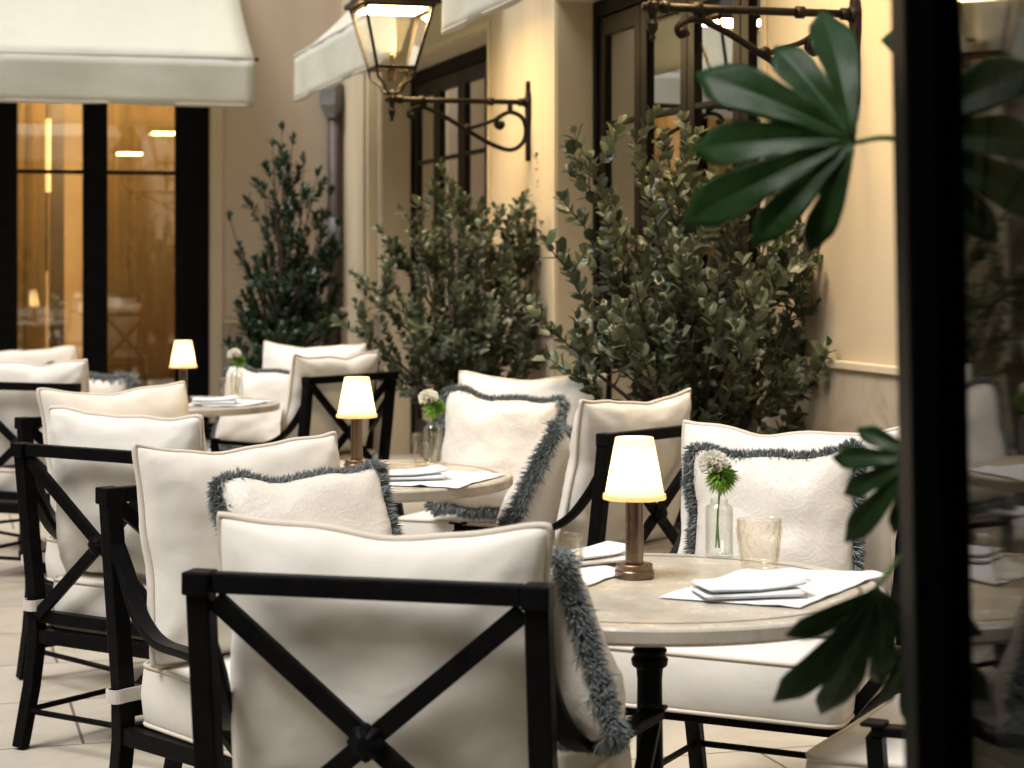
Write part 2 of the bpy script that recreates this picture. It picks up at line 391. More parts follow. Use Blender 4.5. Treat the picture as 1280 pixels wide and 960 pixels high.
rm.box(2.6, 2.7, -1, Y_B, -.02, 3.2); rm.box(.40, 2.6, -1, Y_B, 3.1, 3.2); rm.box(.40, 2.6, 4.05, 4.20, 0, 3.1); rm.box(.40, 2.6, -1.1, -1.0, 0, 3.1); rm.box(.41, 2.6, Y_B, Y_B+.1, 0, 3.1)
rm.build('room_wall', M['room_plaster'], fac)
rf = MB(); rf.box(.40, 2.6, -1, Y_B, .004, .012); rf.build('room_floor', M['room_floor'], fac)

# back wall
bw = court('back_wall', 'beige plaster wall at the far end with a wide black framed window', 'wall')
w = MB()
w.box(-9, WX0, Y_B, Y_B+.4, 0, TOP); w.box(WX1, .40, Y_B+.001, Y_B+.4, 0, TOP); w.box(WX0, WX1, Y_B, Y_B+.4, 2.78, TOP)
w.build('wall', M['rear_plaster'], bw)
wa = MB(); wa.box(WX1+.10, -.08, Y_B-.020, Y_B-.001, 0, .90); wa.box(-9, WX0-.1, Y_B-.020, Y_B-.001, 0, .90); wa.build('wainscot', M['wainscot_stone'], bw)
cap = MB(); cap.box(WX1+.10, -.08, Y_B-.032, Y_B-.001, .902, .93); cap.box(-9, WX0-.1, Y_B-.032, Y_B-.001, .902, .93); cap.build('wainscot_cap', M['pale_plaster'], bw, bevel=.005)
tr = MB(); tr.box(WX1+.004, WX1+.095, Y_B-.035, Y_B-.001, 0, 2.9); tr.box(WX0-.095, WX0-.004, Y_B-.035, Y_B-.001, 0, 2.9); tr.build('moulding', M['pale_plaster'], bw, bevel=.006)
win = court('window_wall', 'wide black framed window glowing amber beneath the pale awning', 'window')
fr = MB(); fy0, fy1 = Y_B+.03, Y_B+.11
edges = [(-1.2935,-1.036), (-1.992,-1.8075), (-2.66,-2.476), (-3.32,-3.14), (-3.9,-3.66)]
for a, b in edges: fr.box(a, b, fy0, fy1, .01, 2.775)
for (a0, b0), (a1, b1) in zip(edges[:-1], edges[1:]):
    fr.box(b1, a0, fy0+.002, fy1-.002, .011, .20); fr.box(b1, a0, fy0+.002, fy1-.002, 2.70, 2.774); fr.box(b1, a0, fy0+.012, fy1-.012, 2.045, 2.075)
fo = fr.build('frame', M['black_joinery'], win, bevel=.005)
for (a0, b0), (a1, b1) in zip(edges[:-1], edges[1:]):
    p = MB(); p.box(b1, a0, fy0+.036, fy0+.041, .20, 2.70); p.build('pane', M['window_glass'], win)
# the dining room behind it
dr = MB(); dr.box(-6, .4, Y_B+4.6, Y_B+4.7, 0, 3.3); dr.box(-6, -5.9, Y_B+.4, Y_B+4.6, 0, 3.3); dr.box(.41, .5, Y_B+.4, Y_B+4.6, 0, 3.3); dr.box(-6, .5, Y_B+.4, Y_B+4.7, 3.3, 3.4)
dr.build('room_wall', M['room_plaster'], bw)
rf = MB(); rf.box(-6, .4, Y_B+.4, Y_B+4.6, .004, .012); rf.build('room_floor', M['room_floor'], bw)
dk = MB(); dk.box(-2.62, -2.36, Y_B+1.6, Y_B+1.9, 0, 3.3); dk.box(-2.1, -1.98, Y_B+2.4, Y_B+2.6, 0, 3.3); dk.build('room_pier', M['room_dark'], bw)
GC = 'amber curtains inside the far window'
curtain(-1.88, Y_B+.62, -.95, Y_B+.62, .02, 2.95, 6, .055, M['amber_curtain'], 'translucent amber curtain filling the right pane of the far window', GC)
curtain(-2.66, Y_B+.95, -2.22, Y_B+.95, .02, 2.95, 4, .045, M['amber_curtain'], 'gathered amber curtain inside the left pane of the far window', GC)
curtain(-3.9, Y_B+.7, -2.9, Y_B+.7, .02, 2.95, 9, .035, M['amber_curtain'], 'amber curtain beyond the left edge of the far window', GC)
sc = court('wall_sconce', 'slim glowing sconce seen inside the left pane of the far window', 'sconce')
m = MB(); m.tube([(-2.19, Y_B+1.35, 1.95), (-2.19, Y_B+1.35, 2.55)], .034, 12); m.build('lamp_tube', M['sconce_glow'], sc)
m = MB(); m.tube([(-2.19, Y_B+1.40, 1.3), (-2.19, Y_B+1.40, 2.9)], .016, 8); m.build('stand', M['bronze'], sc)

dp = court('downpipe', 'dark brown rain pipe in the far corner behind the tall shrub', 'pipe')
m = MB(); m.tube([(-.075, Y_B-.075, .02), (-.075, Y_B-.075, 2.55)], .052, 16); m.build('pipe', M['copper_pipe'], dp, smooth=True)
m = MB(); m.tube([(-.075, Y_B-.075, 1.46), (-.075, Y_B-.075, 1.72)], .060, 16); m.build('collar', M['grey_lead'], dp, smooth=True)
m = MB(); m.lathe([(.055,0),(.07,.04),(.10,.10),(.105,.26),(.10,.27)], 4, (-.09,Y_B-.09,2.5)); m.build('hopper', M['grey_lead'], dp)

# the other two sides of the court (they shade it and show in the panes)
lw = court('side_wall', 'plain cream wall closing the far side of the court', 'wall')
m = MB(); m.box(-9.4, -9.0, -11, Y_B+.4, 0, TOP); m.build('wall', M['plaster'], lw)
m = MB(); m.box(-9.0+.001, -8.97, -11, Y_B-.05, 0, .95); m.build('wainscot', M['wainscot_stone'], lw)
nw = court('near_wall', 'ochre wall on the near side of the court', 'wall')
m = MB(); m.box(-9.0, 0, -8.3, -7.9, 0, TOP); m.build('wall', M['room_plaster'], nw)  # unseen wall, given ochre so its bounce warms the nearest chair back

# ------------------------------------------------------------------ awnings
def awning(p0, p1, out, zt, zb, val, label, proj):
    """p0..p1 = ends of the line on the wall (court frame), out = unit vector away from the wall"""
    a = court('awning', label, 'awning', 'pale canvas awnings')
    p0, p1, out = Vector((*p0,0)), Vector((*p1,0)), Vector((*out,0)); n = 24
    d = p1-p0
    c = MB(); vs = []; K = 8
    for j in range(K+1):
        s = j/K
        for i in range(n+1):
            t = i/n
            z = zt+(zb-zt)*s-(.045+.018*abs(math.sin(math.pi*3*t)))*math.sin(math.pi*s)+.010*noise.noise(Vector((t*9, s*3, zt)))
            q = p0+d*t+out*(.02+(proj-.02)*s); vs.append((q.x, q.y, z))
    c.add(vs, [(j*(n+1)+i, j*(n+1)+i+1, (j+1)*(n+1)+i+1, (j+1)*(n+1)+i) for j in range(K) for i in range(n)])
    for e in (0, 1):                                  # cheeks: side triangles of canvas
        pass
    co = c.build('canopy', M['awning_canvas'], a, smooth=True); sm = co.modifiers.new('cloth', 'SOLIDIFY'); sm.thickness = .005
    v = MB(); vs = []
    for j in range(7):
        for i in range(n*2+1):
            t = i/(n*2); z = zb-.012-val*j/6
            wv = .014*(j/6)*math.sin(t*19+.6*math.sin(t*7))+.006*noise.noise(Vector((t*14, j*.4, 1)))
            q = p0+d*t+out*(proj+.012+wv); vs.append((q.x, q.y, z-(.010*abs(math.sin(t*9)) if j == 6 else 0)))
    W = n*2+1
    v.add(vs, [(j*W+i, j*W+i+1, (j+1)*W+i+1, (j+1)*W+i) for j in range(6) for i in range(n*2)])
    vo = v.build('valance', M['awning_canvas'], a, smooth=True); sm = vo.modifiers.new('cloth', 'SOLIDIFY'); sm.thickness = .005
    h = MB()
    q = [p0+d*t+out*(proj+.016) for t in (0, 1)]
    h.tube([(q[0].x, q[0].y, zb-val-.004), (q[1].x, q[1].y, zb-val-.004)], .006, 6); h.build('hem', M['piping_linen'], vo)
    br = MB(); e = d.normalized()*.035
    br.tube([p0-e+out*proj+Vector((0,0,zb-.004)), p1+e+out*proj+Vector((0,0,zb-.004))], .012, 10); br.build('front_bar', M['black_iron'], a, smooth=True)
    br = MB(); br.tube([p0+out*proj+Vector((0,0,zb-.004)), p1+out*proj+Vector((0,0,zb-.004))], .017, 12); br.build('seam_shadow_sleeve', M['strap_canvas'], a, smooth=True)  # darker tube whose colour stands in for the thin shadow along the seam
    for t in (.03, .97):
        q = p0+d*t; m = MB()
        m.tube([q+out*.02+Vector((0,0,zb+.02)), q+out*proj+Vector((0,0,zb-.01))], .011, 8); m.build('arm', M['black_iron'], a, smooth=True)
    return a
awning((-4.3, Y_B), (-.85, Y_B), (0,-1), 3.62, 2.85, .335, 'wide pale awning hanging over the amber window', 1.0)
awning((0, 4.42), (0, 7.60), (-1,0), 3.45, 2.83, .315, 'small sloped awning behind the hanging lantern', .63)
awning((0, .55), (0, 3.24), (-1,0), 3.45, 2.83, .315, 'pale awning edge at the top, right of the hanging lantern', .66)

awning((-8.6, -7.9), (-.4, -7.9), (0,1), 4.0, 3.2, .33, 'added unseen awning on the near wall, shading the door and nearest chair', 3.0)  # out of view, added to darken the door, leaves and nearest chair back

# ------------------------------------------------------------------ wall lanterns
def lantern(y, label):
    L = court('wall_lantern', label, 'lantern', 'wall lanterns on scroll brackets', 0, y, 0)
    zb = 2.233
    m = MB(); rings = []
    for z, hw in ((1.915,.010),(1.93,.022),(1.97,.026),(2.02,.020),(2.10,.022),(2.18,.034),(2.24,.036),(2.28,.026),(2.30,.012),(2.315,.016),(2.335,.016),(2.35,.006)):
        rings.append([(-.002,-hw,z),(-.002,hw,z),(-.022,hw*.8,z),(-.022,-hw*.8,z)])
    m.ring_sweep(rings); m.build('backplate', M['lantern_iron'], L, bevel=.003)
    m = MB(); m.tube([(-.015,0,zb),(-.80,0,zb)], .0145, 12)
    for x in (-.05,-.22,-.60,-.72): m.tube([(x-.014,0,zb),(x+.014,0,zb)], .022, 12)
    m.tube([(-.012,0,zb),(-.03,0,zb)], .03, 12)
    m.box(-.125,-.10,-.01,.01,2.17,zb); m.box(-.60,-.575,-.01,.01,2.185,zb)
    m.build('bracket_arm', M['lantern_iron'], L, smooth=True)
    m = MB()
    main = [(-.635,2.150),(-.662,2.140),(-.672,2.165),(-.640,2.190),(-.585,2.193),(-.483,2.150),(-.352,2.077),(-.218,2.005),(-.112,1.975),(-.045,2.010),(-.022,2.08),(-.045,2.150),(-.112,2.178),(-.172,2.150),(-.192,2.112),(-.170,2.092),(-.152,2.108),(-.160,2.124)]
    m.tube(smooth_path([(x,0,z) for x, z in main], 6), .0125, 10)
    m.tube(smooth_path([(-.165,0,2.158),(-.215,0,2.128),(-.28,0,2.105),(-.345,0,2.085)], 6), .0105, 10)
    for x, z in ((-.655,2.150),(-.162,2.112),(-.350,2.092)):
        m.lathe([(.002,-.02),(.018,-.012),(.022,0),(.018,.012),(.002,.02)], 10, (x,0,z))
    m.build('scroll', M['lantern_iron'], L, smooth=True)
    cx = -.764; b0, b1, z0, z1 = .103, .182, 2.395, 2.715
    ca = MB()
    for sx in (-1,1):
        for sy in (-1,1):
            ca.bar([(cx+sx*b0, sy*b0, z0),(cx+sx*b1, sy*b1, z1)], .016, .016, (1,0,0))
            ca.tube(smooth_path([(cx+sx*b0, sy*b0, z0-.004),(cx+sx*b0*.92, sy*b0*.92, z0-.05),(cx+sx*b0*.55, sy*b0*.55, z0-.085),(cx+sx*b0*.42, sy*b0*.42, z0-.115),(cx+sx*.012, sy*.012, z0-.135)], 5), .0075, 8)
    for hh, z in ((b0, z0), (b1, z1)):
        for s in (-1,1):
            ca.box(cx-hh-.009, cx+hh+.009, s*hh-.009, s*hh+.009, z-.010, z+.010)
            ca.box(cx+s*hh-.009, cx+s*hh+.009, -hh+.009, hh-.009, z-.0095, z+.0095)
    ca.lathe([(.004,2.115),(.012,2.125),(.008,2.14),(.018,2.155),(.020,2.175),(.012,2.19),(.016,2.21),(.024,2.225),(.024,2.245),(.014,2.255),(.018,2.27),(.006,2.285)], 16, (cx,0,0))
    ca.build('cage', M['lantern_iron'], L, bevel=.002)
    rf = MB(); rings = []
    for hh, z in ((.215,2.722),(.215,2.745),(.19,2.765),(.15,2.83),(.10,2.90),(.07,2.97),(.075,3.0),(.06,3.03),(.02,3.05)):
        rings.append([(cx-hh,-hh,z),(cx+hh,-hh,z),(cx+hh,hh,z),(cx-hh,hh,z)])
    rf.ring_sweep(rings, cap=False); rf.lathe([(.02,3.04),(.032,3.07),(.015,3.10),(.022,3.13),(.003,3.17)], 14, (cx,0,0))
    rf.build('roof', M['lantern_iron'], L)
    for k in range(4):
        a = k*math.pi/2; ca_, sa = math.cos(a), math.sin(a)
        def q(u, vv, z): return (cx+ca_*u-sa*vv, sa*u+ca_*vv, z)
        gp = MB(); gp.add([q(b0, -b0+.009, z0+.01), q(b0, b0-.009, z0+.01), q(b1, b1-.009, z1-.01), q(b1, -b1+.009, z1-.01)], [(0,1,2,3)])
        gp.build('pane', M['lantern_glass'], L)
    m = MB(); m.box(cx-.155, cx+.155, -.155, .155, 2.700, 2.704); m.build('light_panel', M['lantern_glow'], L)
    m = MB(); m.lathe([(.022,2.33),(.022,2.39),(.030,2.40),(.030,2.412),(.014,2.415),(.013,2.47),(.004,2.475)], 14, (cx,0,0)); m.build('candle_tube', M['bronze'], L, smooth=False)
    return L
lantern(3.97, 'lit square lantern hanging on a scroll bracket beside the small sloped awning')
lantern(0.0, 'scroll bracket of a wall lantern partly hidden behind the large dark leaf')

# ------------------------------------------------------------------ cushions
def pillow_pt(w, h, t, u, v, side, seed, pinch=.06):
    pu = 1-pinch*(1-v*v)**1.3; pv = 1-pinch*(1-u*u)**1.3
    x = w/2*u*pu; z = h/2*v*pv
    k_ = 1-.018*(abs(u)*abs(v))**6; x *= k_; z *= k_
    e = max(0,(1-abs(u)**3.0)*(1-abs(v)**3.0))**.44
    n1 = noise.noise(Vector((u*1.7+seed*3.1, v*1.7, side*2+seed)))
    n2 = noise.noise(Vector((u*4.5+seed, v*4.5-seed, side*5)))
    # creases running out of the corners
    cr = 0
    for cu in (-1, 1):
        for cv in (-1, 1):
            d = math.hypot(u-cu, v-cv); an = math.atan2(v-cv, u-cu)
            cr += math.exp(-((d-.35)/.22)**2)*math.sin(an*9+seed*2+cu)*.5
    ed = (1-min(1-abs(u), 1-abs(v)))**6
    pk = noise.noise(Vector((u*9+seed*2, v*9-seed, side*3)))*ed
    dent = math.exp(-(((u-.25*math.sin(seed*5))/.5)**2+((v+.15-.3*math.cos(seed*3))/.45)**2))
    y = side*t/2*e*(1-.14*v)*(1+.18*n1+.07*n2+.08*cr+.22*pk-(.13*dent if side > 0 else 0))
    x += .010*noise.noise(Vector((v*2.2, seed, 4)))*abs(u); z += .016*noise.noise(Vector((u*2.2, seed+9, 7)))*abs(v)
    z -= .014*(1-u*u)*(v+1)/2
    return Vector((x, y, z))
def pillow_mb(w, h, t, seed, n=30):
    m = MB(); vs = []; idx = {}
    def c(k): q = -1+2*k/n; return math.sin(q*math.pi/2)*.6+q*.4
    for side in (1, -1):
        for j in range(n+1):
            for i in range(n+1):
                bd = i in (0, n) or j in (0, n)
                if side == -1 and bd: idx[(side,i,j)] = idx[(1,i,j)]; continue
                idx[(side,i,j)] = len(vs); vs.append(pillow_pt(w, h, t, c(i), c(j), side, seed))
    fs = []
    for side in (1, -1):
        for j in range(n):
            for i in range(n):
                q = [idx[(side,i,j)], idx[(side,i+1,j)], idx[(side,i+1,j+1)], idx[(side,i,j+1)]]
                fs.append(q[::-1] if side == 1 else q)
    m.add(vs, fs)
    loop = [(c(i), -1) for i in range(n)]+[(1, c(j)) for j in range(n)]+[(c(n-i), 1) for i in range(n)]+[(-1, c(n-j)) for j in range(n)]
    path = [pillow_pt(w, h, t, u, v, 1, seed) for u, v in loop]
    return m, path
def fringe_mb(path, seed, N=9000, length=.036):
    rg = random.Random(seed); m = MB(); n = len(path)
    cum = [0]
    for i in range(n): cum.append(cum[-1]+(path[(i+1) % n]-path[i]).length)
    T = cum[-1]; cen = sum(path, Vector())/n; j = 0
    for q in range(N):
        s = T*q/N
        while cum[j+1] < s: j += 1
        a, b = path[j], path[(j+1) % n]; p = a.lerp(b, (s-cum[j])/max(1e-6, cum[j+1]-cum[j]))
        tg = (b-a).normalized(); outd = Vector((tg.z, 0, -tg.x))
        if outd.dot(p-cen) < 0: outd = -outd
        cl = noise.noise(Vector((s*22, seed, 0))); c2 = noise.noise(Vector((s*50, seed, 5)))
        ang = rg.gauss(0, .80)+.3*cl
        d = (outd*math.cos(ang)+Vector((0,1,0))*math.sin(ang)+tg*(rg.gauss(0,.30)+.5*c2)).normalized()
        L = length*rg.uniform(.75, 1.12)*(1+.18*cl); r = rg.uniform(.0011, .0018)
        u = d.orthogonal().normalized(); v = d.cross(u); p = p-outd*.006+Vector((0, rg.gauss(0,.008), 0))
        mid = p+d*L*.6+Vector((0,0,-.004)); tip = p+d*L+Vector((0,0,-.009))
        vs = [p+(u*math.cos(k*2.094)+v*math.sin(k*2.094))*r for k in range(3)]+[mid+(u*math.cos(k*2.094)+v*math.sin(k*2.094))*r*1.15 for k in range(3)]+[tip]
        m.add(vs, [(0,1,4,3),(1,2,5,4),(2,0,3,5),(3,4,6),(4,5,6),(5,3,6)])
    return m
BACK = []                                             # four shapes of the back cushion, each with its piping
for sd in (1.3, 4.7, 8.2, 11.9):
    pm, path = pillow_mb(.58, .49, .185, sd); pp = MB(); pp.tube(path, .0068, 8, closed=True)
    BACK.append((pm, pp))
def slab(outline, z0, z1, r, crown, n_in=5):          # rounded box cushion from an outline
    m = MB(); c = Vector((sum(p[0] for p in outline)/len(outline), sum(p[1] for p in outline)/len(outline)))
    def ring(ins, z, wob=0):
        out = []
        for i, p in enumerate(outline):
            d = c-Vector(p); L = d.length; q = Vector(p)+d/L*min(ins, L*.98)
            out.append((q.x, q.y, z+wob*noise.noise(Vector((q.x*6, q.y*6, z)))))
        return out
    rings = []
    for k in (4, 3, 2, 1): rings.append(ring(.05*k, z0))
    rings += [ring(r, z0), ring(r*.3, z0+r*.3), ring(0, z0+r), ring(-.006, (z0+z1)/2), ring(0, z1-r), ring(r*.3, z1-r*.3)]
    for k in range(8):
        t = k/7; ins = r+t*.30; rings.append(ring(ins, z1+crown*math.sin(t*math.pi/2), .006))
    m.ring_sweep(rings, cap=True)
    pa = [Vector(p) for p in ring(r*.25, z1-r*.25)]; pb = [Vector(p) for p in ring(r*.25, z0+r*.25)]
    return m, pa, pb
def round_poly(pts, rad, k=5):
    out = []; n = len(pts)
    for i in range(n):
        a, b, c = Vector(pts[i-1]), Vector(pts[i]), Vector(pts[(i+1) % n])
        p, q = b+(a-b).normalized()*rad, b+(c-b).normalized()*rad
        for j in range(k+1):
            t = j/k; out.append(tuple(p*(1-t)**2+b*2*t*(1-t)+q*t*t))
        L = (c-b).length-2*rad; m = int(max(1, L//.04)); e = c+(b-c).normalized()*rad
        for j in range(1, m): out.append(tuple(q.lerp(e, j/m)))
    return out

# ------------------------------------------------------------------ the armchair
HWD = .285
def make_chair():
    c = empty('armchair')
    iron = M['black_iron']
    for s in (-1, 1):
        m = MB(); x = s*HWD
        m.bar([(x,-.052,.855),(x,-.030,.66),(x,0,.42),(x,.002,.30),(x,-.018,.17),(x,-.060,.004)],   .040, lambda t: .040-.008*max(0,t-.6)/.4, (1,0,0))
        m.box(x-.0232,x+.0232,-.078,-.028,.820,.8585); m.build('back_post', iron, c, bevel=.004)
        m = MB(); y = .50
        m.bar([(x*.97,y,.335),(x*.97,y,.17),(x*.99,y+.012,.004)], lambda t: .038-.006*t, lambda t: .038-.006*t, (1,0,0))
        m.box(x*.98-.023,x*.98+.023,y-.018,y+.028,.085,.10); m.box(x*.99-.021,x*.99+.021,y-.010,y+.034,.001,.045)
        m.build('leg', iron, c, bevel=.003)
        # swept arm and its front post
        m = MB(); xa = s*(HWD+.012)
        arm = smooth_path([(x,-.036,.745),(x,.012,.675),(xa,.070,.605),(xa+s*.014,.14,.562),(xa+s*.030,.22,.545),(xa+s*.055,.34,.548),(xa+s*.080,.455,.550)], 6)
        m.bar(arm, .040, .017, (1,0,0)); xa += s*.079; m.box(xa-.0235,xa+.0235,.430,.470,.5575,.565)
        m.bar([(xa,.448,.542),(xa-s*.025,.448,.42),(x,.452,.335)], .030, .030, (1,0,0))
        m.build('armrest', iron, c, bevel=.003)
        m = MB(); m.tube([(x,-.035,.105),(x*.98,.50,.105)], .0085, 8); m.build('stretcher', iron, c, smooth=True)
    m = MB(); m.box(-HWD+.024,HWD-.024,-.066,-.036,.823,.857); m.build('top_rail', iron, c, bevel=.004)
    m = MB()
    m.box(-HWD+.022,HWD-.022,-.016,.016,.350,.384); m.build('lower_rail', iron, c, bevel=.003)
    m = MB(); m.box(-HWD+.022,HWD-.022,-.015,.019,.292,.330)
    for s in (-1,1): m.box(s*HWD-.016,s*HWD+.016,.024,.478,.293,.331)
    m.box(-HWD+.02,HWD-.02,.482,.516,.2925,.3305)
    for k in range(4): m.box(-HWD+.018,HWD-.018,.08+k*.11,.105+k*.11,.305,.318)
    m.build('seat_frame', iron, c, bevel=.003)
    m = MB(); m.tube([(-HWD,-.038,.105),(HWD,-.038,.105)], .0085, 8); m.build('stretcher', iron, c, smooth=True)
    m = MB(); X = HWD-.026
    def bp(x, z): return (x, -.018-(z-.36)*.072, z)
    m.bar([bp(-X,.812), bp(X,.372)], .033, .019, (.44,0,.52)); bx = m.build('cross_brace', iron, c, bevel=.003)
    m = MB(); m.bar([bp(X,.812), bp(0.016,.606)], .033, .0185, (.44,0,-.52)); m.bar([bp(-.016,.578), bp(-X,.372)], .033, .0185, (.44,0,-.52))
    m.build('cross_brace', iron, c, bevel=.003)
    m = MB(); zc = .592; yc = bp(0,zc)[1]; rings = []
    for r, d in ((.022,-.012),(.030,-.010),(.030,-.017),(.022,-.021),(.022,-.024),(.012,-.030),(.003,-.031)):
        rings.append([(r*(1+.08*math.cos(8*2*math.pi*k/32))*math.cos(2*math.pi*k/32), yc+d, zc+r*(1+.08*math.cos(8*2*math.pi*k/32))*math.sin(2*math.pi*k/32)) for k in range(32)])
    m.ring_sweep(rings); m.build('rosette', iron, bx, smooth=False)
    ol = round_poly([(-.252,.012),(.252,.012),(.252,.47),(.292,.485),(.292,.612),(-.292,.612),(-.292,.485),(-.252,.47)][::1], .012, 3)
    ol = round_poly([(-.262,.022),(.262,.022),(.312,.610),(-.312,.610)], .045, 5)
    m, pa, pb = slab(ol, .334, .472, .016, .018)
    sc_ = m.build('seat_cushion', M['cushion_linen'], c, smooth=True)
    m = MB(); m.tube(pa, .0055, 7, closed=True); m.tube(pb, .0055, 7, closed=True); m.build('piping', M['piping_linen'], sc_, smooth=True)
    for s in (-1,1):
        st = MB(); x = s*HWD; path = [(x-s*.05,.03,.405),(x-.0,-.0+.028,.404),(x+s*.028,.018,.400),(x+s*.029,-.020,.398),(x+s*.0,-.034,.398),(x-s*.028,-.030,.400),(x-s*.05,.03,.403)]
        st.bar(smooth_path(path, 4), .030, .004, (0,0,1)); st.build('strap', M['strap_canvas'], sc_)
    bc = BACK[0][0].build('back_cushion', M['cushion_linen'], c, smooth=True, loc=(0,.085,.715), rot=(R(9),0,0))
    BACK[0][1].build('piping', M['piping_linen'], bc, smooth=True)
    return c
chair0 = make_chair()
BMESH = []
for i, (pm, pp) in enumerate(BACK):
    if i == 0: BMESH.append(None); continue
    a = pm.build('back_cushion', M['cushion_linen'], smooth=True); b = pp.build('piping', M['piping_linen'], smooth=True)
    BMESH.append((a.data, b.data)); bpy.data.objects.remove(a); bpy.data.objects.remove(b)
used = [False]
GCH = 'black iron armchairs with cream cushions'
CH = {}
def chair(key, x, y, f, label, variant, tilt=9, dx=0, roll=0, dz=0):
    c = chair0 if not used[0] else copy_tree(chair0)
    used[0] = True
    c.location = (x, y, 0); c.rotation_euler = (0,0,math.atan2(-f[0], f[1])); tag(c, label, 'armchair', GCH)
    for k in kids(c):
        if k.name.startswith('back_cushion'):
            k.rotation_euler = (R(tilt), R(roll), 0); k.location = (dx, .085, .715+dz)
            if variant:
                k.data = BMESH[variant][0]; kids(k)[0].data = BMESH[variant][1]
    CH[key] = c
    return c
chair('A1', -.222, 3.255, (.25,.97), 'armchair nearest the camera, back turned, its crossed back brace filling the foreground', 0, 9, -.008, 0, -.018)
chair('B1', -.665, 4.66, (.70,-.71), 'armchair side-on behind the nearest chair, holding a fringed pillow on its left', 1, 10)
chair('C1', 1.205, 3.60, (-.88,.47), 'armchair at the lower right, mostly hidden by the dark door and leaves', 2)
chair('D1', .72, 5.08, (-.455,-.89), 'armchair facing the camera behind the nearest lamp table', 3, 10)
chair('A2', -1.107, 5.50, (.55,.835), 'armchair on the left with its crossed back and thin stretchers in full view', 2, 8)
chair('B2', -1.357, 6.71, (.70,-.71), 'armchair behind the left crossed-back chair, only its plump cushion showing', 0, 12)
chair('C2', .42, 6.18, (-.77,.63), 'armchair seen from behind directly left of the nearest table lamp', 1, 11)
chair('D2', .09, 7.45, (-.35,-.94), 'armchair facing the camera across the middle table, beneath the shrubs', 0, 10)
chair('A3', -2.09, 8.55, (.35,.94), 'far armchair cut by the left edge, crossed back towards the camera', 3, 10)
chair('B3', -2.40, 9.76, (.70,-.71), 'farthest left armchair, only the top of its cushion showing by the window', 2, 10)
chair('C3', -.776, 9.16, (-.8,.6), 'crossed-back armchair at the right of the far table, before the tall shrub', 3, 12)
chair('D3', -1.0, 10.3, (-.35,-.94), 'far armchair facing the camera, its white cushion against the tall shrub', 1, 10)

# ------------------------------------------------------------------ throw pillows
PIL = []
for sd in (2.1, 6.6):
    pm, path = pillow_mb(.42, .42, .17, sd, 26); PIL.append((pm, fringe_mb(path, int(sd*10))))
pmade = {}
def throw(loc, face, tilt, roll, label, k=0, scale=1):
    p = empty('throw_pillow', loc, 0, label, 'pillow', 'fringed brocade pillows')
    if k not in pmade:
        a = PIL[k][0].build('cover', M['brocade'], p, smooth=True); b = PIL[k][1].build('fringe', M['fringe_thread'], p); pmade[k] = (a, b)
    else:
        for q in pmade[k]:
            c = q.copy(); COL.objects.link(c); c.parent = p
    th = math.atan2(-face[0], face[1])
    p.rotation_mode = 'XYZ'
    p.rotation_euler = (Matrix.Rotation(th,4,'Z') @ Matrix.Rotation(R(tilt),4,'X') @ Matrix.Rotation(R(roll),4,'Y')).to_euler()
    p.scale = (scale,)*3
    return p
def cl(key, x, y, z):
    c = CH[key]; return Matrix.Translation(c.location) @ Matrix.Rotation(c.rotation_euler[2],4,'Z') @ Vector((x,y,z))
throw(P(394, 690, 4.28), (.42,-.90), 30, 3, 'fringed pillow in the chair behind the nearest chair, its fringed top showing', 0, .9)
throw(P(700, 812, 3.42), (-.94,-.34), -14, 12, 'fringed pillow seen edge-on right of the nearest chair back', 1, .75)
throw(P(968, 664, 4.78), (-.25,-.97), 14, 2, 'pale brocade pillow with grey fringe facing the camera right of the nearest lamp', 1, .96)
throw(P(622, 566, 6.90), (-.22,-.97), 14, -4, 'pale brocade pillow facing the camera behind the middle table', 0)
throw(cl('C2', -.06, .335, .655), (-.90,.42), 26, 8, 'fringed pillow edge-on against the chair left of the nearest lamp', 1)
throw(P(325, 512, 9.75), (-.3,-.95), 14, -4, 'grey fringed pillow on the far chair beside the far table vase', 0)
throw(cl('A3', .17, .26, .69), (.35,.94), 12, 6, 'grey fringed pillow poking out beside the far left chair', 1)

# ------------------------------------------------------------------ tables
TZ = .74
def make_table():
    t = empty('round_table')
    m = MB(); m.lathe([(.02,.706),(.438,.706),(.446,.709),(.450,.714),(.450,.734),(.447,.7385),(.442,.740),(.02,.740)], 96)
    top = m.build('tabletop', M['travertine'], t)
    m = MB(); n = 96; rings = []
    for r, z in ((.396,.7395),(.396,.7406),(.405,.7406),(.405,.7395)): rings.append([(r*math.cos(2*math.pi*k/n), r*math.sin(2*math.pi*k/n), z) for k in range(n)])
    m.ring_sweep(rings, cap=False); m.build('inlay_ring', M['inlay_stone'], top)
    m = MB(); m.lathe([(.13,.705),(.13,.694),(.05,.690),(.030,.67),(.0265,.63),(.026,.625),(.034,.618),(.030,.608),(.036,.600),(.034,.588),(.026,.582),(.024,.56),(.026,.42),(.030,.25),(.034,.20),(.05,.19),(.052,.17),(.036,.16),(.036,.06),(.08,.045),(.10,.02)], 32)
    m.build('pedestal', M['black_iron'], t, smooth=False, bevel=.001)
    for k in range(4):
        a = R(45+90*k); d = Vector((math.cos(a), math.sin(a), 0)); f = MB()
        f.bar(smooth_path([d*.03+Vector((0,0,.12)), d*.14+Vector((0,0,.085)), d*.26+Vector((0,0,.025)), d*.31+Vector((0,0,.014))], 5), lambda s: .045-.01*s, lambda s: .05-.026*s, d.cross(Vector((0,0,1))))
        f.build('foot', M['black_iron'], t, bevel=.004)
    return t
T = [(.265,3.85), (-.447,5.89), (-1.49,8.95)]
tabs = []
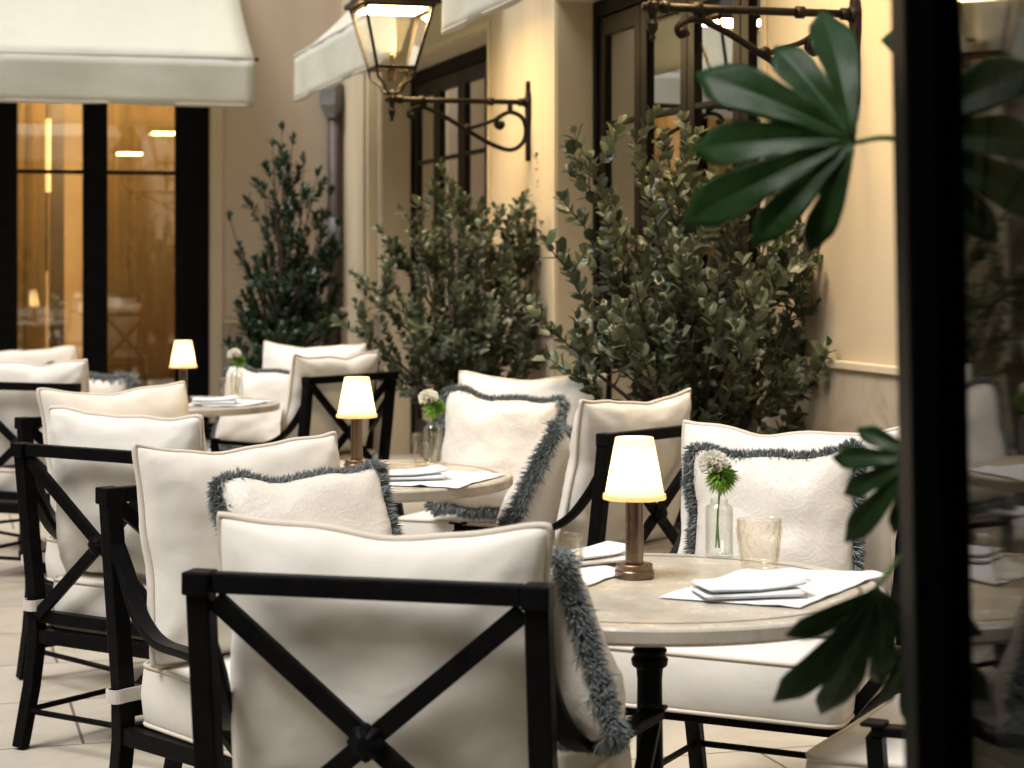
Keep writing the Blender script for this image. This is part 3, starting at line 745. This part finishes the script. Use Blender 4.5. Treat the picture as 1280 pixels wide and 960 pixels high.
for i, (x, y) in enumerate(T):
    t = make_table() if i == 0 else copy_tree(tabs[0]); tabs.append(t); t.location = (x,y,0); t.rotation_euler = (0,0,[.2,.9,.5][i])
    tag(t, ['round travertine table nearest the camera on a black pedestal', 'middle round stone table between the nearest lamp and the left chairs', 'farthest round stone table, in front of the amber window'][i], 'table', 'round stone tables')

# ------------------------------------------------------------------ table lamps
def make_lamp():
    l = empty('table_lamp')
    m = MB(); m.lathe([(.004,0),(.038,0),(.0395,.002),(.0395,.014),(.0385,.0155),(.0365,.016),(.0365,.026),(.0350,.0275),(.019,.0285)], 40); m.build('base', M['bronze'], l)
    m = MB(); m.lathe([(.018,.028),(.018,.158),(.0165,.160),(.006,.161),(.006,.175)], 32); m.build('stem', M['bronze'], l)
    m = MB(); n = 48; rings = []
    for r, z in ((.0605,.157),(.0612,.158),(.0580,.168),(.0385,.272),(.0378,.276),(.036,.277)): rings.append([(r*math.cos(2*math.pi*k/n), r*math.sin(2*math.pi*k/n), z) for k in range(n)])
    m.ring_sweep(rings, cap=False); m.f.append(tuple(5*n+k for k in range(n)))
    sh = m.build('lamp_shade', M['lamp_shade_linen'], l, smooth=False)
    tr_ = MB()
    for z, r in ((.159,.0618),):
        rg_ = [[((r+dr)*math.cos(2*math.pi*k/n), (r+dr)*math.sin(2*math.pi*k/n), z+dz) for k in range(n)] for dr, dz in ((0,-.004),(.0012,-.002),(.0004,.006),(-.001,.006),(-.001,-.004))]
        tr_.ring_sweep(rg_, cap=False)
    tr_.build('shade_trim', M['lamp_shade_linen'], sh, smooth=True)
    m = MB(); m.lathe([(.003,.17),(.012,.178),(.016,.195),(.012,.21),(.003,.218)], 16); m.build('bulb', M['bulb_glow'], l, smooth=True)
    ld = bpy.data.lights.new('lamp_bulb', 'POINT'); ld.energy = LAMP_W; ld.color = (1,.70,.36); ld.shadow_soft_size = .02
    lo = bpy.data.objects.new('lamp_bulb', ld); COL.objects.link(lo); lo.parent = l; lo.location = (0,0,.205)
    return l
L0 = make_lamp(); lamps = [L0]
for q in (1, 2): lamps.append(copy_tree(L0))
for l, (px, Y), lab in zip(lamps, ((793,3.95),(446,6.05),(229,8.95)), ('lit lamp with bronze stem on the nearest table', 'lit lamp on the middle table rising behind a cream cushion', 'smallest lit lamp, on the far table against the black window frame')):
    l.location = ((px-640)/F*Y, Y, TZ+.0012); tag(l, lab, 'lamp', 'bronze table lamps')

# ------------------------------------------------------------------ glasses, vases, flowers
def make_tumbler(mat):
    m = MB(); n = 144; rings = []
    def fl_(k, z, amp): return 1+amp*math.cos(14*2*math.pi*k/n+3.2*math.sin(z*95))
    prof = [(.004,0,0),(.033,0,0),(.036,.004,0),(.0365,.012,.028)]+[(.0365+.0085*t,.012+.068*t,.060) for t in [q/14 for q in range(1,15)]]+[(.0452,.088,.004),(.0455,.100,0),(.0445,.1012,0),(.0432,.100,0),(.0428,.086,0),(.0345,.016,.0),(.030,.011,0),(.003,.010,0)]
    for r, z, a in prof: rings.append([(r*fl_(k,z,a)*math.cos(2*math.pi*k/n), r*fl_(k,z,a)*math.sin(2*math.pi*k/n), z) for k in range(n)])
    m.ring_sweep(rings); return m.build('tumbler', mat, smooth=True)
tum = make_tumbler(M['amber_glass']); first = [True]
def tumbler(x, y, label):
    o = tum if first[0] else tum.copy()
    if not first[0]: COL.objects.link(o)
    first[0] = False; o.location = (x, y, TZ+.0013); tag(o, label, 'glass', 'cut glass tumblers')
    return o
def at(px, py):                                       # a spot on a table top from its pixel
    Y = (H-TZ)*F/(py-HOR); return ((px-640)/F*Y, Y)
tumbler(*at(949,712), 'amber cut glass tumbler beside the ribbed vase on the nearest table')
tumbler(*at(700,736), 'cut glass tumbler whose rim shows above the fringed pillow of the nearest chair')
tumbler(*at(533,583), 'cut glass tumbler on the middle table under the white carnation')
tumbler(*at(288,499), 'cut glass tumbler beside the vase on the far table')
tumbler(*at(178,506), 'cut glass tumbler on the far table next to the leafy sprig')
def make_vase():
    m = MB(); n = 64; rings = []
    prof = [(.004,0,0),(.027,0,0),(.0285,.003,.03),(.0285,.104,.03),(.027,.109,0),(.019,.112,0),(.0185,.121,0),(.0195,.1225,0),(.0172,.1222,0),(.0168,.113,0),(.025,.107,0),(.0262,.103,0),(.0262,.008,0),(.003,.006,0)]
    for r, z, a in prof: rings.append([(r*(1+a*math.cos(20*2*math.pi*k/n))*math.cos(2*math.pi*k/n), r*(1+a*math.cos(20*2*math.pi*k/n))*math.sin(2*math.pi*k/n), z) for k in range(n)])
    m.ring_sweep(rings); return m.build('vase', M['clear_glass'], smooth=True)
v0 = make_vase()
def make_flower():
    f = empty('carnation'); rg = random.Random(5)
    m = MB(); m.tube(smooth_path([(0,0,.012),(.003,.002,.07),(.0,0,.13),(.008,0,.16),(.016,.004,.178)], 4), .0022, 6)
    m.tube(smooth_path([(.006,.004,.012),(.004,.0,.07),(0,0,.125),(-.004,0,.15)], 4), .0020, 6); m.build('stem', M['green_stem'], f, smooth=True)
    m = MB(); c = Vector((-.006,0,.162))
    for k in range(520):                              # spiky green puff
        d = Vector((rg.gauss(0,1), rg.gauss(0,1), rg.gauss(.15,.8))).normalized(); L = rg.uniform(.022,.038)
        u = d.orthogonal().normalized()*.0016; v = d.cross(u).normalized()*.0016; p = c+d*.005
        m.add([p-u, p+u, p+v, p+d*L*.7+u*1.3, p+d*L*.7-u*1.3, p+d*L+Vector((0,0,-.003))], [(0,1,3,4),(4,3,5),(0,2,4),(2,1,3)])
    m.build('puff', M['puff_green'], f)
    m = MB(); c = Vector((.010,.008,.184))
    for k in range(130):                               # ruffled white head
        th = rg.uniform(0, 6.283); ph = rg.uniform(.1, 1.5); d = Vector((math.sin(ph)*math.cos(th), math.sin(ph)*math.sin(th), math.cos(ph)))
        L = rg.uniform(.024,.034); sd = d.cross(Vector((rg.uniform(-1,1),rg.uniform(-1,1),rg.uniform(-1,1)))).normalized(); up = d.cross(sd)
        vs = [c]; K = 6
        for i in range(K+1):
            a = -.6+1.2*i/K; vs.append(c+(d*math.cos(a)+sd*math.sin(a))*L*(1+.12*(i % 2))+up*.004*(1 if i % 2 else -1))
        m.add(vs, [(0,i+1,i+2) for i in range(K)])
    m.build('blossom', M['petal'], f)
    return f
f0 = make_flower()
vs_spots = [(*at(899,697), 'ribbed glass bud vase on the nearest table', 'white carnation over a bright green tuft in the nearest vase', 2.5),
            (*at(541,577), 'glass bud vase behind the tumbler on the middle table', 'white carnation with green tuft on the middle table', 2.4),
            (*at(296,496), 'glass bud vase on the far table', 'white carnation with green tuft on the far table', 3.1)]
for i, (x, y, lv, lf, rz) in enumerate(vs_spots):
    v = v0 if i == 0 else v0.copy(); f = f0 if i == 0 else copy_tree(f0)
    if i: COL.objects.link(v)
    v.location = (x, y, TZ+.0013); tag(v, lv, 'vase', 'bud vases'); f.location = (x, y, TZ+.0085); f.rotation_euler = (0,0,rz); tag(f, lf, 'flower', 'flowers in the bud vases')
# leafy sprig on the far table
sp = empty('leafy_sprig', (*at(150,507), TZ+.001), 0, 'small leafy green sprig at the left of the far table', 'plant'); m = MB(); rg = random.Random(8)
for k in range(26):
    a = rg.uniform(0,6.28); d = Vector((math.cos(a)*.5, math.sin(a)*.5, rg.uniform(.5,1.2))).normalized(); L = rg.uniform(.09,.17); sd = d.cross(Vector((0,0,1))).normalized()*.012
    b = Vector((0,0,.03)); mid = b+d*L*.55; m.add([b, mid-sd, mid+sd, b+d*L+Vector((0,0,-.03))], [(0,1,3,2)])
m.build('foliage', M['puff_green'], sp)
m = MB(); m.lathe([(.004,.0),(.04,.0),(.045,.03),(.045,.055),(.040,.056),(.003,.050)], 20); m.build('pot', M['pot_clay'], sp, smooth=False)

# ------------------------------------------------------------------ placemats and napkins
def placemat(cs, label, seed, table):
    """four corners on the table; edges wave a little, what overhangs the rim droops"""
    a, b, c, d = [Vector((*p,0)) for p in cs]; n = 26; m = MB(); vs = []
    tc = Vector((*T[table],0))
    for j in range(n+1):
        for i in range(n+1):
            u, v = i/n, j/n; p = a.lerp(b,u).lerp(d.lerp(c,u), v)
            e = max(abs(2*u-1), abs(2*v-1)); z = TZ+.0028+.0035*max(0, noise.noise(Vector((u*3+seed, v*3, 2))))*e+(.007*max(0,e-.85)/.15)*max(0,noise.noise(Vector((u*5,v*5,seed))))
            r = (p-tc).length
            if r > .446: z -= (r-.446)*.10
            p.x += .004*noise.noise(Vector((v*5, seed, 1))); p.y += .004*noise.noise(Vector((u*5, seed, 3)))
            vs.append((p.x, p.y, z))
    m.add(vs, [(j*(n+1)+i, j*(n+1)+i+1, (j+1)*(n+1)+i+1, (j+1)*(n+1)+i) for j in range(n) for i in range(n)])
    o = m.build('placemat', M['table_linen'], smooth=True); s = o.modifiers.new('cloth','SOLIDIFY'); s.thickness = .0012; s.offset = 1
    return tag(o, label, 'placemat', 'white placemats')
def shift(cs, d): return [(x+d[0], y+d[1]) for x, y in cs]
base = [(.272,3.70),(.517,3.588),(.754,4.0),(.480,4.06)]
placemat(base, 'white placemat with lifted corner on the right of the nearest table', 1, 0)
placemat([(.02,3.96),(.13,3.80),(.235,4.02),(.10,4.20)], 'white placemat left of the nearest lamp', 4, 0)
placemat([(-.36,5.58),(-.15,5.52),(-.015,5.86),(-.25,6.0)], 'white placemat at the right side of the middle table', 7, 1)
placemat([(-1.44,8.70),(-1.18,8.66),(-1.07,9.0),(-1.32,9.1)], 'white placemat on the far table', 9, 2)
def napkin(x, y, z, rz, label, sx=.195, sy=.120, seed=0):
    rg = random.Random(seed); m = MB()
    for k, (w_, h_, ox, oy, an, t0, t1, rise) in enumerate(((.97,.98,0,0,0,.0,.0105,.0),(1.0,.93,.006,.004,.06,.0112,.0205,.010))):
        ol = round_poly([(-sx/2*w_,-sy/2*h_),(sx/2*w_,-sy/2*h_*.92),(sx/2*w_*.97,sy/2*h_),(-sx/2*w_*.98,sy/2*h_*.95)], .010, 4)
        q, _, _ = slab(ol, t0, t1, .0042, .0022)
        vs = []
        for vx, vy, vz in q.v:
            X = vx*math.cos(an)-vy*math.sin(an)+ox; Y = vx*math.sin(an)+vy*math.cos(an)+oy
            u = X/(sx/2); lift = rise*(max(0,u)**2*.9+max(0,-u)**2*.25)+.0016*noise.noise(Vector((X*28, Y*28, seed+k)))*(1 if k else .6)
            vs.append((X+.003*noise.noise(Vector((Y*20, seed, k))), Y+.003*noise.noise(Vector((X*20, k, seed))), max(0, vz+lift)))
        m.add(vs, q.f)
    o = m.build('napkin', M['table_linen'], smooth=True, loc=(x,y,z), rot=(0,0,rz)); return tag(o, label, 'napkin', 'folded white napkins')
NZ = TZ+.0075
napkin(*at(934,747), NZ, .18, 'thick folded napkin on the right placemat of the nearest table', seed=1)
napkin(*at(738,706), NZ, .5, 'folded napkin left of the nearest lamp', .15, .10, seed=5)
napkin(*at(512,601), NZ, .2, 'folded napkin on the middle table', seed=9)
napkin(*at(268,506), NZ, .1, 'folded napkin beside the lamp on the far table', seed=13)

# ------------------------------------------------------------------ shrubs
def leaf_quad(m, p, d, nrm, L, W):
    d = d.normalized(); s = d.cross(nrm)
    if s.length < 1e-4: s = d.orthogonal()
    s.normalize(); n_ = s.cross(d)
    a = p; b = p+d*L
    m.add([a, p+d*L*.25-s*W*.42+n_*W*.10, p+d*L*.72-s*W*.44+n_*W*.10, b-n_*L*.06, p+d*L*.72+s*W*.44+n_*W*.10, p+d*L*.25+s*W*.42+n_*W*.10, p+d*L*.35, p+d*L*.7],
          [(0,6,1),(1,6,7,2),(2,7,3),(0,5,6),(5,4,7,6),(4,3,7)])
def shrub(name, loc, tips, per, lab, leafmat, Ls, Wf, seed, spacing=.026, whorl=2, twigL=(.16,.34), clear=.06, high=.95, tipstart=.55, twstart=.12, cluster=2, rise=.5, fill=0, fillbox=None):
    rg = random.Random(seed); root = empty(name, loc, 0, lab, 'shrub', 'potted shrubs along the wall')
    st = MB(); fo = MB()
    def foliage(path, start):
        acc = 0; az = rg.uniform(0,6.28)
        for i in range(1, len(path)):
            a, b = path[i-1], path[i]; t = (b-a).normalized(); L = (b-a).length; acc += L
            if i/len(path) < start: acc = 0; continue
            while acc >= spacing:
                acc -= spacing; p = b-t*acc; az += math.pi/2+rg.uniform(-.4,.4); e1 = t.orthogonal().normalized(); e2 = t.cross(e1)
                frac = i/len(path)
                for k in range(whorl):
                    an = az+k*2*math.pi/whorl; q = e1*math.cos(an)+e2*math.sin(an)
                    d = q*rg.uniform(.55,1.05)+t*rg.uniform(.55,1.0)+Vector((0,0,rg.uniform(-.15,.25)))
                    sz = rg.uniform(*Ls)*(1-.35*max(0,frac-.75)/.25); nr = (t*1.0-q*.4+Vector((rg.uniform(-.4,.4),rg.uniform(-.4,.4),rg.uniform(.1,.7))))
                    if rg.random() < .93: leaf_quad(fo, p, d, nr, sz, sz*Wf*rg.uniform(.85,1.15))
        d = (path[-1]-path[-2]).normalized()
        for k in range(cluster): leaf_quad(fo, path[-1]-d*rg.uniform(0,.008)*cluster, d+Vector((rg.uniform(-.5,.5),rg.uniform(-.5,.5),.2))*(1+.25*cluster-.5), Vector((rg.uniform(-1,1),-1,.4)), Ls[0]*.85, Ls[0]*.85*Wf)
    for tip in tips:
        tip = Vector(tip); base = Vector((rg.uniform(-.06,.06), rg.uniform(-.06,.06), .42))
        mid = Vector((tip.x*.35+rg.uniform(-.05,.05), tip.y*.35+rg.uniform(-.05,.05), base.z+(tip.z-base.z)*rise))
        path = smooth_path([base, mid, base.lerp(tip,.8)*.4+mid.lerp(tip,.65)*.6, tip], 7)
        st.tube(path, lambda t: .011*(1-t)+.0018, 6); foliage(path, tipstart)
        for k in range(per):
            i = int(len(path)*rg.uniform(clear, high)); p = path[i]; t = (path[min(i+1,len(path)-1)]-path[i-1]).normalized()
            an = rg.uniform(0,6.28); q = Vector((math.cos(an), math.sin(an), 0)); d = (t*.8+q*rg.uniform(.4,1.0)+Vector((0,0,.12))).normalized(); L = rg.uniform(*twigL)*(1.15-.5*i/len(path))
            tw = smooth_path([p, p+d*L*.5+Vector((0,0,.0)), p+d*L+Vector((0,0,L*rg.uniform(.0,.35)))], 5)
            st.tube(tw, lambda s: .0035*(1-s)+.001, 5); foliage(tw, twstart)
    st.build('trunk', M['bark'], root, smooth=True); fo.build('foliage', leafmat, root)
    m = MB(); m.lathe([(.02,.002),(.17,.002),(.20,.30),(.235,.33),(.24,.40),(.22,.405),(.21,.38),(.02,.375)], 36); m.build('pot', M['pot_clay'], root, smooth=False)
    m = MB(); m.lathe([(.02,.386),(.1,.39),(.208,.382)], 24); m.build('soil', M['soil'], root)
    return root
def rel(c, pts, drop=0):                                       # tips given as (px, py, depth offset)
    return [P(px, py+drop, c[1]+dy)-Vector((c[0],c[1],0)) for px, py, dy in pts]
c1 = (.66, 7.35)
t1 = [(738,160,.0),(790,128,.15),(846,170,-.1),(862,140,.1),(880,190,.2),(812,190,-.2),(765,205,.1),(703,288,0),(692,372,-.1),(724,230,.1),(925,210,.1),(960,250,-.1),(1000,262,.05),(985,300,-.15),(1018,300,0),(1048,412,-.1),(1038,470,.05),(1030,350,.1),(745,330,-.3),(790,300,-.35),(850,270,-.4),(900,300,-.4),(950,340,-.35),(720,430,-.2),(860,360,.3),(930,400,-.45),(985,420,-.3),(800,400,-.45),(860,230,-.1),(910,250,.2)]
shrub('feijoa_shrub', (*c1,0), rel(c1,t1,38), 7, 'largest grey-green shrub with small oval leaves, right of the wall lantern bracket', M['feijoa_leaf'], (.042,.078), .68, 11, spacing=.031)
c2 = (-.25, 10.7)
t2 = [(495,285,0),(520,262,.1),(560,262,-.1),(585,240,.1),(610,250,0),(640,262,-.1),(686,238,0),(692,300,.1),(698,340,-.1),(700,380,0),(660,290,.1),(470,350,-.1),(455,400,.1),(478,310,0),(540,300,-.3),(600,290,-.3),(650,340,-.3),(500,360,-.3),(570,340,-.4),(620,380,-.4),(530,410,-.4),(680,430,-.2),(640,420,.2),(465,450,-.1),(590,420,-.4),(550,260,.2),(625,300,.2)]
shrub('feijoa_shrub', (*c2,0), rel(c2,t2,14), 9, 'dark bushy shrub below the lit lantern, in front of the dark glazed door', M['feijoa_leaf'], (.040,.070), .64, 23, spacing=.025)
c3 = (-1.62, 14.1)
t3 = [(352,150,0),(366,165,.1),(340,170,-.1),(380,190,0),(330,225,.1),(398,205,-.1),(415,230,0),(287,265,0),(300,300,.1),(425,270,.1),(405,260,-.2),(350,250,-.2),(370,240,.2),(320,330,-.2),(300,390,0),(290,430,-.1),(420,340,0),(430,390,.1),(340,330,-.35),(380,320,-.35),(400,400,-.35),(350,410,-.4),(310,450,-.2),(420,450,-.2),(385,280,0),(360,300,.3),(330,370,.2),(395,370,.2)]
shrub('laurel_shrub', (*c3,0), rel(c3,t3,6), 9, 'tall dark green shrub with bare upper stems in the far corner', M['laurel_leaf'], (.06,.095), .45, 37, spacing=.034, whorl=3, clear=.05, high=.66, twigL=(.14,.30), tipstart=.93, twstart=.35, cluster=8)

# ------------------------------------------------------------------ fatsia by the door
def fatsia_leaf(parent, attach, axis2d, size, tilt, seed, lens, petiole_to, spread=215, yaw=0):
    """palmate leaf; axis2d = picture angle (deg) of its middle lobe, seen from the court"""
    lobes = [(R(x-axis2d), l) for x, l in lens]; nl = len(lobes); K = 16; NR = 11; m = MB(); ang = []
    for i, (c_, l) in enumerate(lobes):
        lo_ = (c_+lobes[i-1][0])/2 if i else c_-R(15)
        hi_ = (c_+lobes[i+1][0])/2 if i < nl-1 else c_+R(15)
        for k in range(K):
            q = -1+2*k/K; ang.append((c_+(q*(c_-lo_) if q < 0 else q*(hi_-c_)), q, i))
    ang.append((hi_, 1, nl-1)); lmin = sorted(l for _, l in lobes)[nl//2]
    def rad(gq, i):
        q = abs(gq); R_ = size*lobes[i][1]; j = min(nl-1, max(0, i+(1 if gq > 0 else -1))); rs = size*.52*min(lobes[i][1], lobes[j][1])
        if (i == 0 and gq < 0) or (i == nl-1 and gq > 0): rs = size*.16
        return rs+(R_-rs)*(.82*(1-q**4.5)**.74+.18*max(0,1-q*2.2)**1.2) if q < 1 else rs
    vs = []; cols = len(ang)
    for j in range(NR+1):
        t = j/NR
        for a, gq, i in ang:
            r = rad(gq, i)*(t**.9) if j else 0
            x, y = r*math.cos(a), r*math.sin(a)
            s = r/size
            h = .055*size*abs(gq)*min(1,s*1.8)*(1-.3*s)                 # each lobe folds up along its midrib
            h -= size*(.34*s*s)*(1+.25*math.sin(i*2.1+seed))            # tips droop
            h += .012*size*math.sin(s*17+i)*abs(gq)
            vs.append(Vector((x, y, h)))
    fs = [(j*cols+i, j*cols+i+1, (j+1)*cols+i+1, (j+1)*cols+i) for j in range(NR) for i in range(cols-1)]
    A = R(axis2d)
    ex = Vector((math.cos(A), 0, math.sin(A))); nz = Vector((0,-1,0)); ey = nz.cross(ex)
    mt = Matrix((ex, ey, nz)).transposed()
    rt = Matrix.Rotation(R(tilt), 3, ey) ; ry = Matrix.Rotation(R(yaw), 3, ex)
    vs = [attach+ry@(rt@(mt@v)) for v in vs]
    m.add(vs, fs)
    o = m.build('leaf', M['fatsia_leaf'], parent, smooth=True); sm = o.modifiers.new('t','SOLIDIFY'); sm.thickness = .0012
    p = MB(); midp = attach.lerp(petiole_to, .5)+Vector((0,.0,.03)); p.tube(smooth_path([attach, midp, petiole_to], 8), lambda t: .0028+.0016*t, 8); p.build('petiole', M['green_stem'], o, smooth=True)
    ribs = MB()
    for i in range(nl):
        c_ = i*K+K//2; pth = [vs[j*cols+c_]+(ry@(rt@nz))*.0012 for j in range(0, NR)]
        ribs.tube(pth, lambda t: .0018*(1-t)+.0004, 6)
        for j in range(3, NR-1):
            for sg in (-1, 1):
                k1, k2 = j*cols+c_, min(j+1, NR)*cols+min(cols-1, max(0, c_+sg*(K//2-3)))
                a_, b_ = vs[k1], vs[k2]; up_ = (ry@(rt@nz))*.0007
                ribs.tube([a_+up_, a_.lerp(b_, .5)+up_*1.4, b_+up_], lambda t: .0006*(1-.6*t), 4)
    ribs.build('vein', M['fatsia_vein'], o, smooth=True)
    return o
noisy('fatsia_vein', (.025,.065,.018), (.035,.085,.025), 20, .4)
FX = Vector((.62, 2.30, 0))
fa = empty('fatsia_plant', FX, 0, 'glossy dark green plant with big lobed leaves beside the dark door', 'plant')
def FL(px, py, Y): return P(px,py,Y)-FX
top = Vector((0,0,1.30))
m = MB(); m.tube(smooth_path([(0,0,.25),(.015,.01,.6),(-.01,0,.95),(0,0,1.32)], 6), lambda t: .016-.006*t, 10); m.build('trunk', M['bark'], fa, smooth=True)
m = MB(); m.lathe([(.02,.002),(.13,.002),(.16,.26),(.18,.27),(.18,.31),(.165,.312),(.155,.29),(.02,.28)], 32); m.build('pot', M['pot_clay'], fa)
fatsia_leaf(fa, FL(1068,178,2.28), 170, .190, 6, 1, [(96,1.04),(121,.84),(148,1.10),(174,.97),(200,1.12),(223,.86),(246,.70)], FL(1180,240,2.30), 0, 14)
fatsia_leaf(fa, FL(1096,732,2.24), 262, .164, 10, 2, [(217,.70),(240,1.12),(262,1.14),(284,.88),(306,.78)], FL(1200,690,2.30), 0, -14)
fatsia_leaf(fa, FL(1152,574,2.22), 200, .105, 14, 3, [(152,.8),(176,1.0),(200,.95),(222,1.25),(246,.85),(268,.7)], FL(1230,560,2.30), 0, 16)
fatsia_leaf(fa, FL(1140,800,2.30), 262, .110, 8, 4, [(225,.7),(245,.85),(262,1.1),(280,1.0),(300,.8)], FL(1220,730,2.30), 0, 22)
GEN = [(-100,.62),(-68,.82),(-34,1),(0,1.05),(34,1),(68,.82),(100,.62)]
for px, py, Y, ax, sz, tl, sd, pt in ((1250,60,2.34,120,.15,30,5,(1225,300)), (1330,200,2.32,20,.16,20,6,(1235,300)), (1300,500,2.35,-20,.15,24,7,(1240,420)), (1240,330,2.42,230,.12,20,8,(1235,380)), (1290,800,2.36,290,.14,20,9,(1240,600))):
    fatsia_leaf(fa, FL(px,py,Y), ax, sz, tl, sd, [(ax+x, l) for x, l in GEN], FL(*pt,2.30), 0, 5)

# ------------------------------------------------------------------ the open glass door at the right edge
DA = R(-3.6)                                          # turns its plane almost along the view
dr_ = empty('glass_door', (P(1124,0,1.90).x, 1.90, 0), DA, 'tall black framed glass door standing open at the right edge', 'door')
# local: -y runs from the free edge towards the camera, +x is the thickness
m = MB(); TH = .060; ZT = 2.45; LEN = .86
m.box(0, TH, -.095, 0, .01, ZT); m.box(0, TH, -LEN, -LEN+.095, .01, ZT)
m.box(.002, TH-.002, -LEN+.095, -.095, .011, .30); m.box(.002, TH-.002, -LEN+.095, -.095, ZT-.11, ZT-.001)
m.box(.018, TH-.004, -.0955, .012, .012, ZT-.02)
m.build('frame', M['black_joinery'], dr_, bevel=.004)
m = MB(); m.box(.026, .032, -LEN+.095, -.095, .30, ZT-.11); m.build('pane', M['door_glass'], dr_)
m = MB(); m.tube([(-.045,-.05,.95),(-.045,-.05,1.10)], .009, 10); m.tube([(-.045,-.05,.98),(.002,-.05,.98)], .007, 8); m.tube([(-.045,-.05,1.07),(.002,-.05,1.07)], .007, 8)
dr_.rotation_euler = (0, R(-1.0), DA); dr_.location = (P(1150,0,1.90).x, 1.90, 0)

# ------------------------------------------------------------------ room lights (the lit interior behind the far window)
for nm, p, e in (('room_lamp', (-1.5, Y_B+1.7, 3.12), ROOM_W), ('room_lamp', (-3.4, Y_B+2.4, 3.12), ROOM_W*.8), ('side_room_lamp', (1.4, -.55, 2.6), ROOM_W*.16), ('side_room_lamp', (1.4, 4.35, 2.7), ROOM_W*.10)):
    ld = bpy.data.lights.new(nm, 'POINT'); ld.energy = e; ld.color = (1,.76,.44); ld.shadow_soft_size = .12
    lo = bpy.data.objects.new(nm, ld); COL.objects.link(lo); lo.location = Wc(*p)

# ------------------------------------------------------------------ world, sun, camera
EL, AZ = R(62), R(-128)                               # light comes down from the left
wd = bpy.data.worlds.new('World'); S.world = wd; wd.use_nodes = True; nt = wd.node_tree
sky = nt.nodes.new('ShaderNodeTexSky'); sky.sky_type = 'NISHITA'; sky.sun_disc = False
sky.sun_elevation = EL; sky.sun_rotation = AZ; sky.air_density = 1.0; sky.dust_density = 3.0; sky.ozone_density = 1.0
nt.links.new(sky.outputs['Color'], nt.nodes['Background'].inputs['Color']); nt.nodes['Background'].inputs['Strength'].default_value = .07
sd = bpy.data.lights.new('sun', 'SUN'); sd.energy = 1.5; sd.angle = R(28); sd.color = (1,.985,.955)
so = bpy.data.objects.new('sun', sd); COL.objects.link(so)
dirv = Vector((math.sin(AZ)*math.cos(EL), math.cos(AZ)*math.cos(EL), math.sin(EL)))
so.rotation_euler = dirv.to_track_quat('Z','Y').to_euler(); so.location = (0,5,9)
cd = bpy.data.cameras.new('camera'); cam = bpy.data.objects.new('camera', cd); COL.objects.link(cam)
cam.location = (0,0,H); cam.rotation_euler = (R(90),0,0)
cd.sensor_width = 36; cd.lens = F*36/1280; cd.shift_y = -(480-HOR)/1280; cd.clip_end = 200; cd.clip_start = .05
cd.dof.use_dof = True; cd.dof.focus_distance = 4.7; cd.dof.aperture_fstop = 5.4
S.camera = cam
S.view_settings.view_transform = 'Standard'; S.view_settings.look = 'None'; S.view_settings.gamma = 1; S.view_settings.exposure = 1.24
S.cycles.use_denoising = True
S.cycles.max_bounces = 10; S.cycles.transparent_max_bounces = 16; S.cycles.sample_clamp_indirect = 6
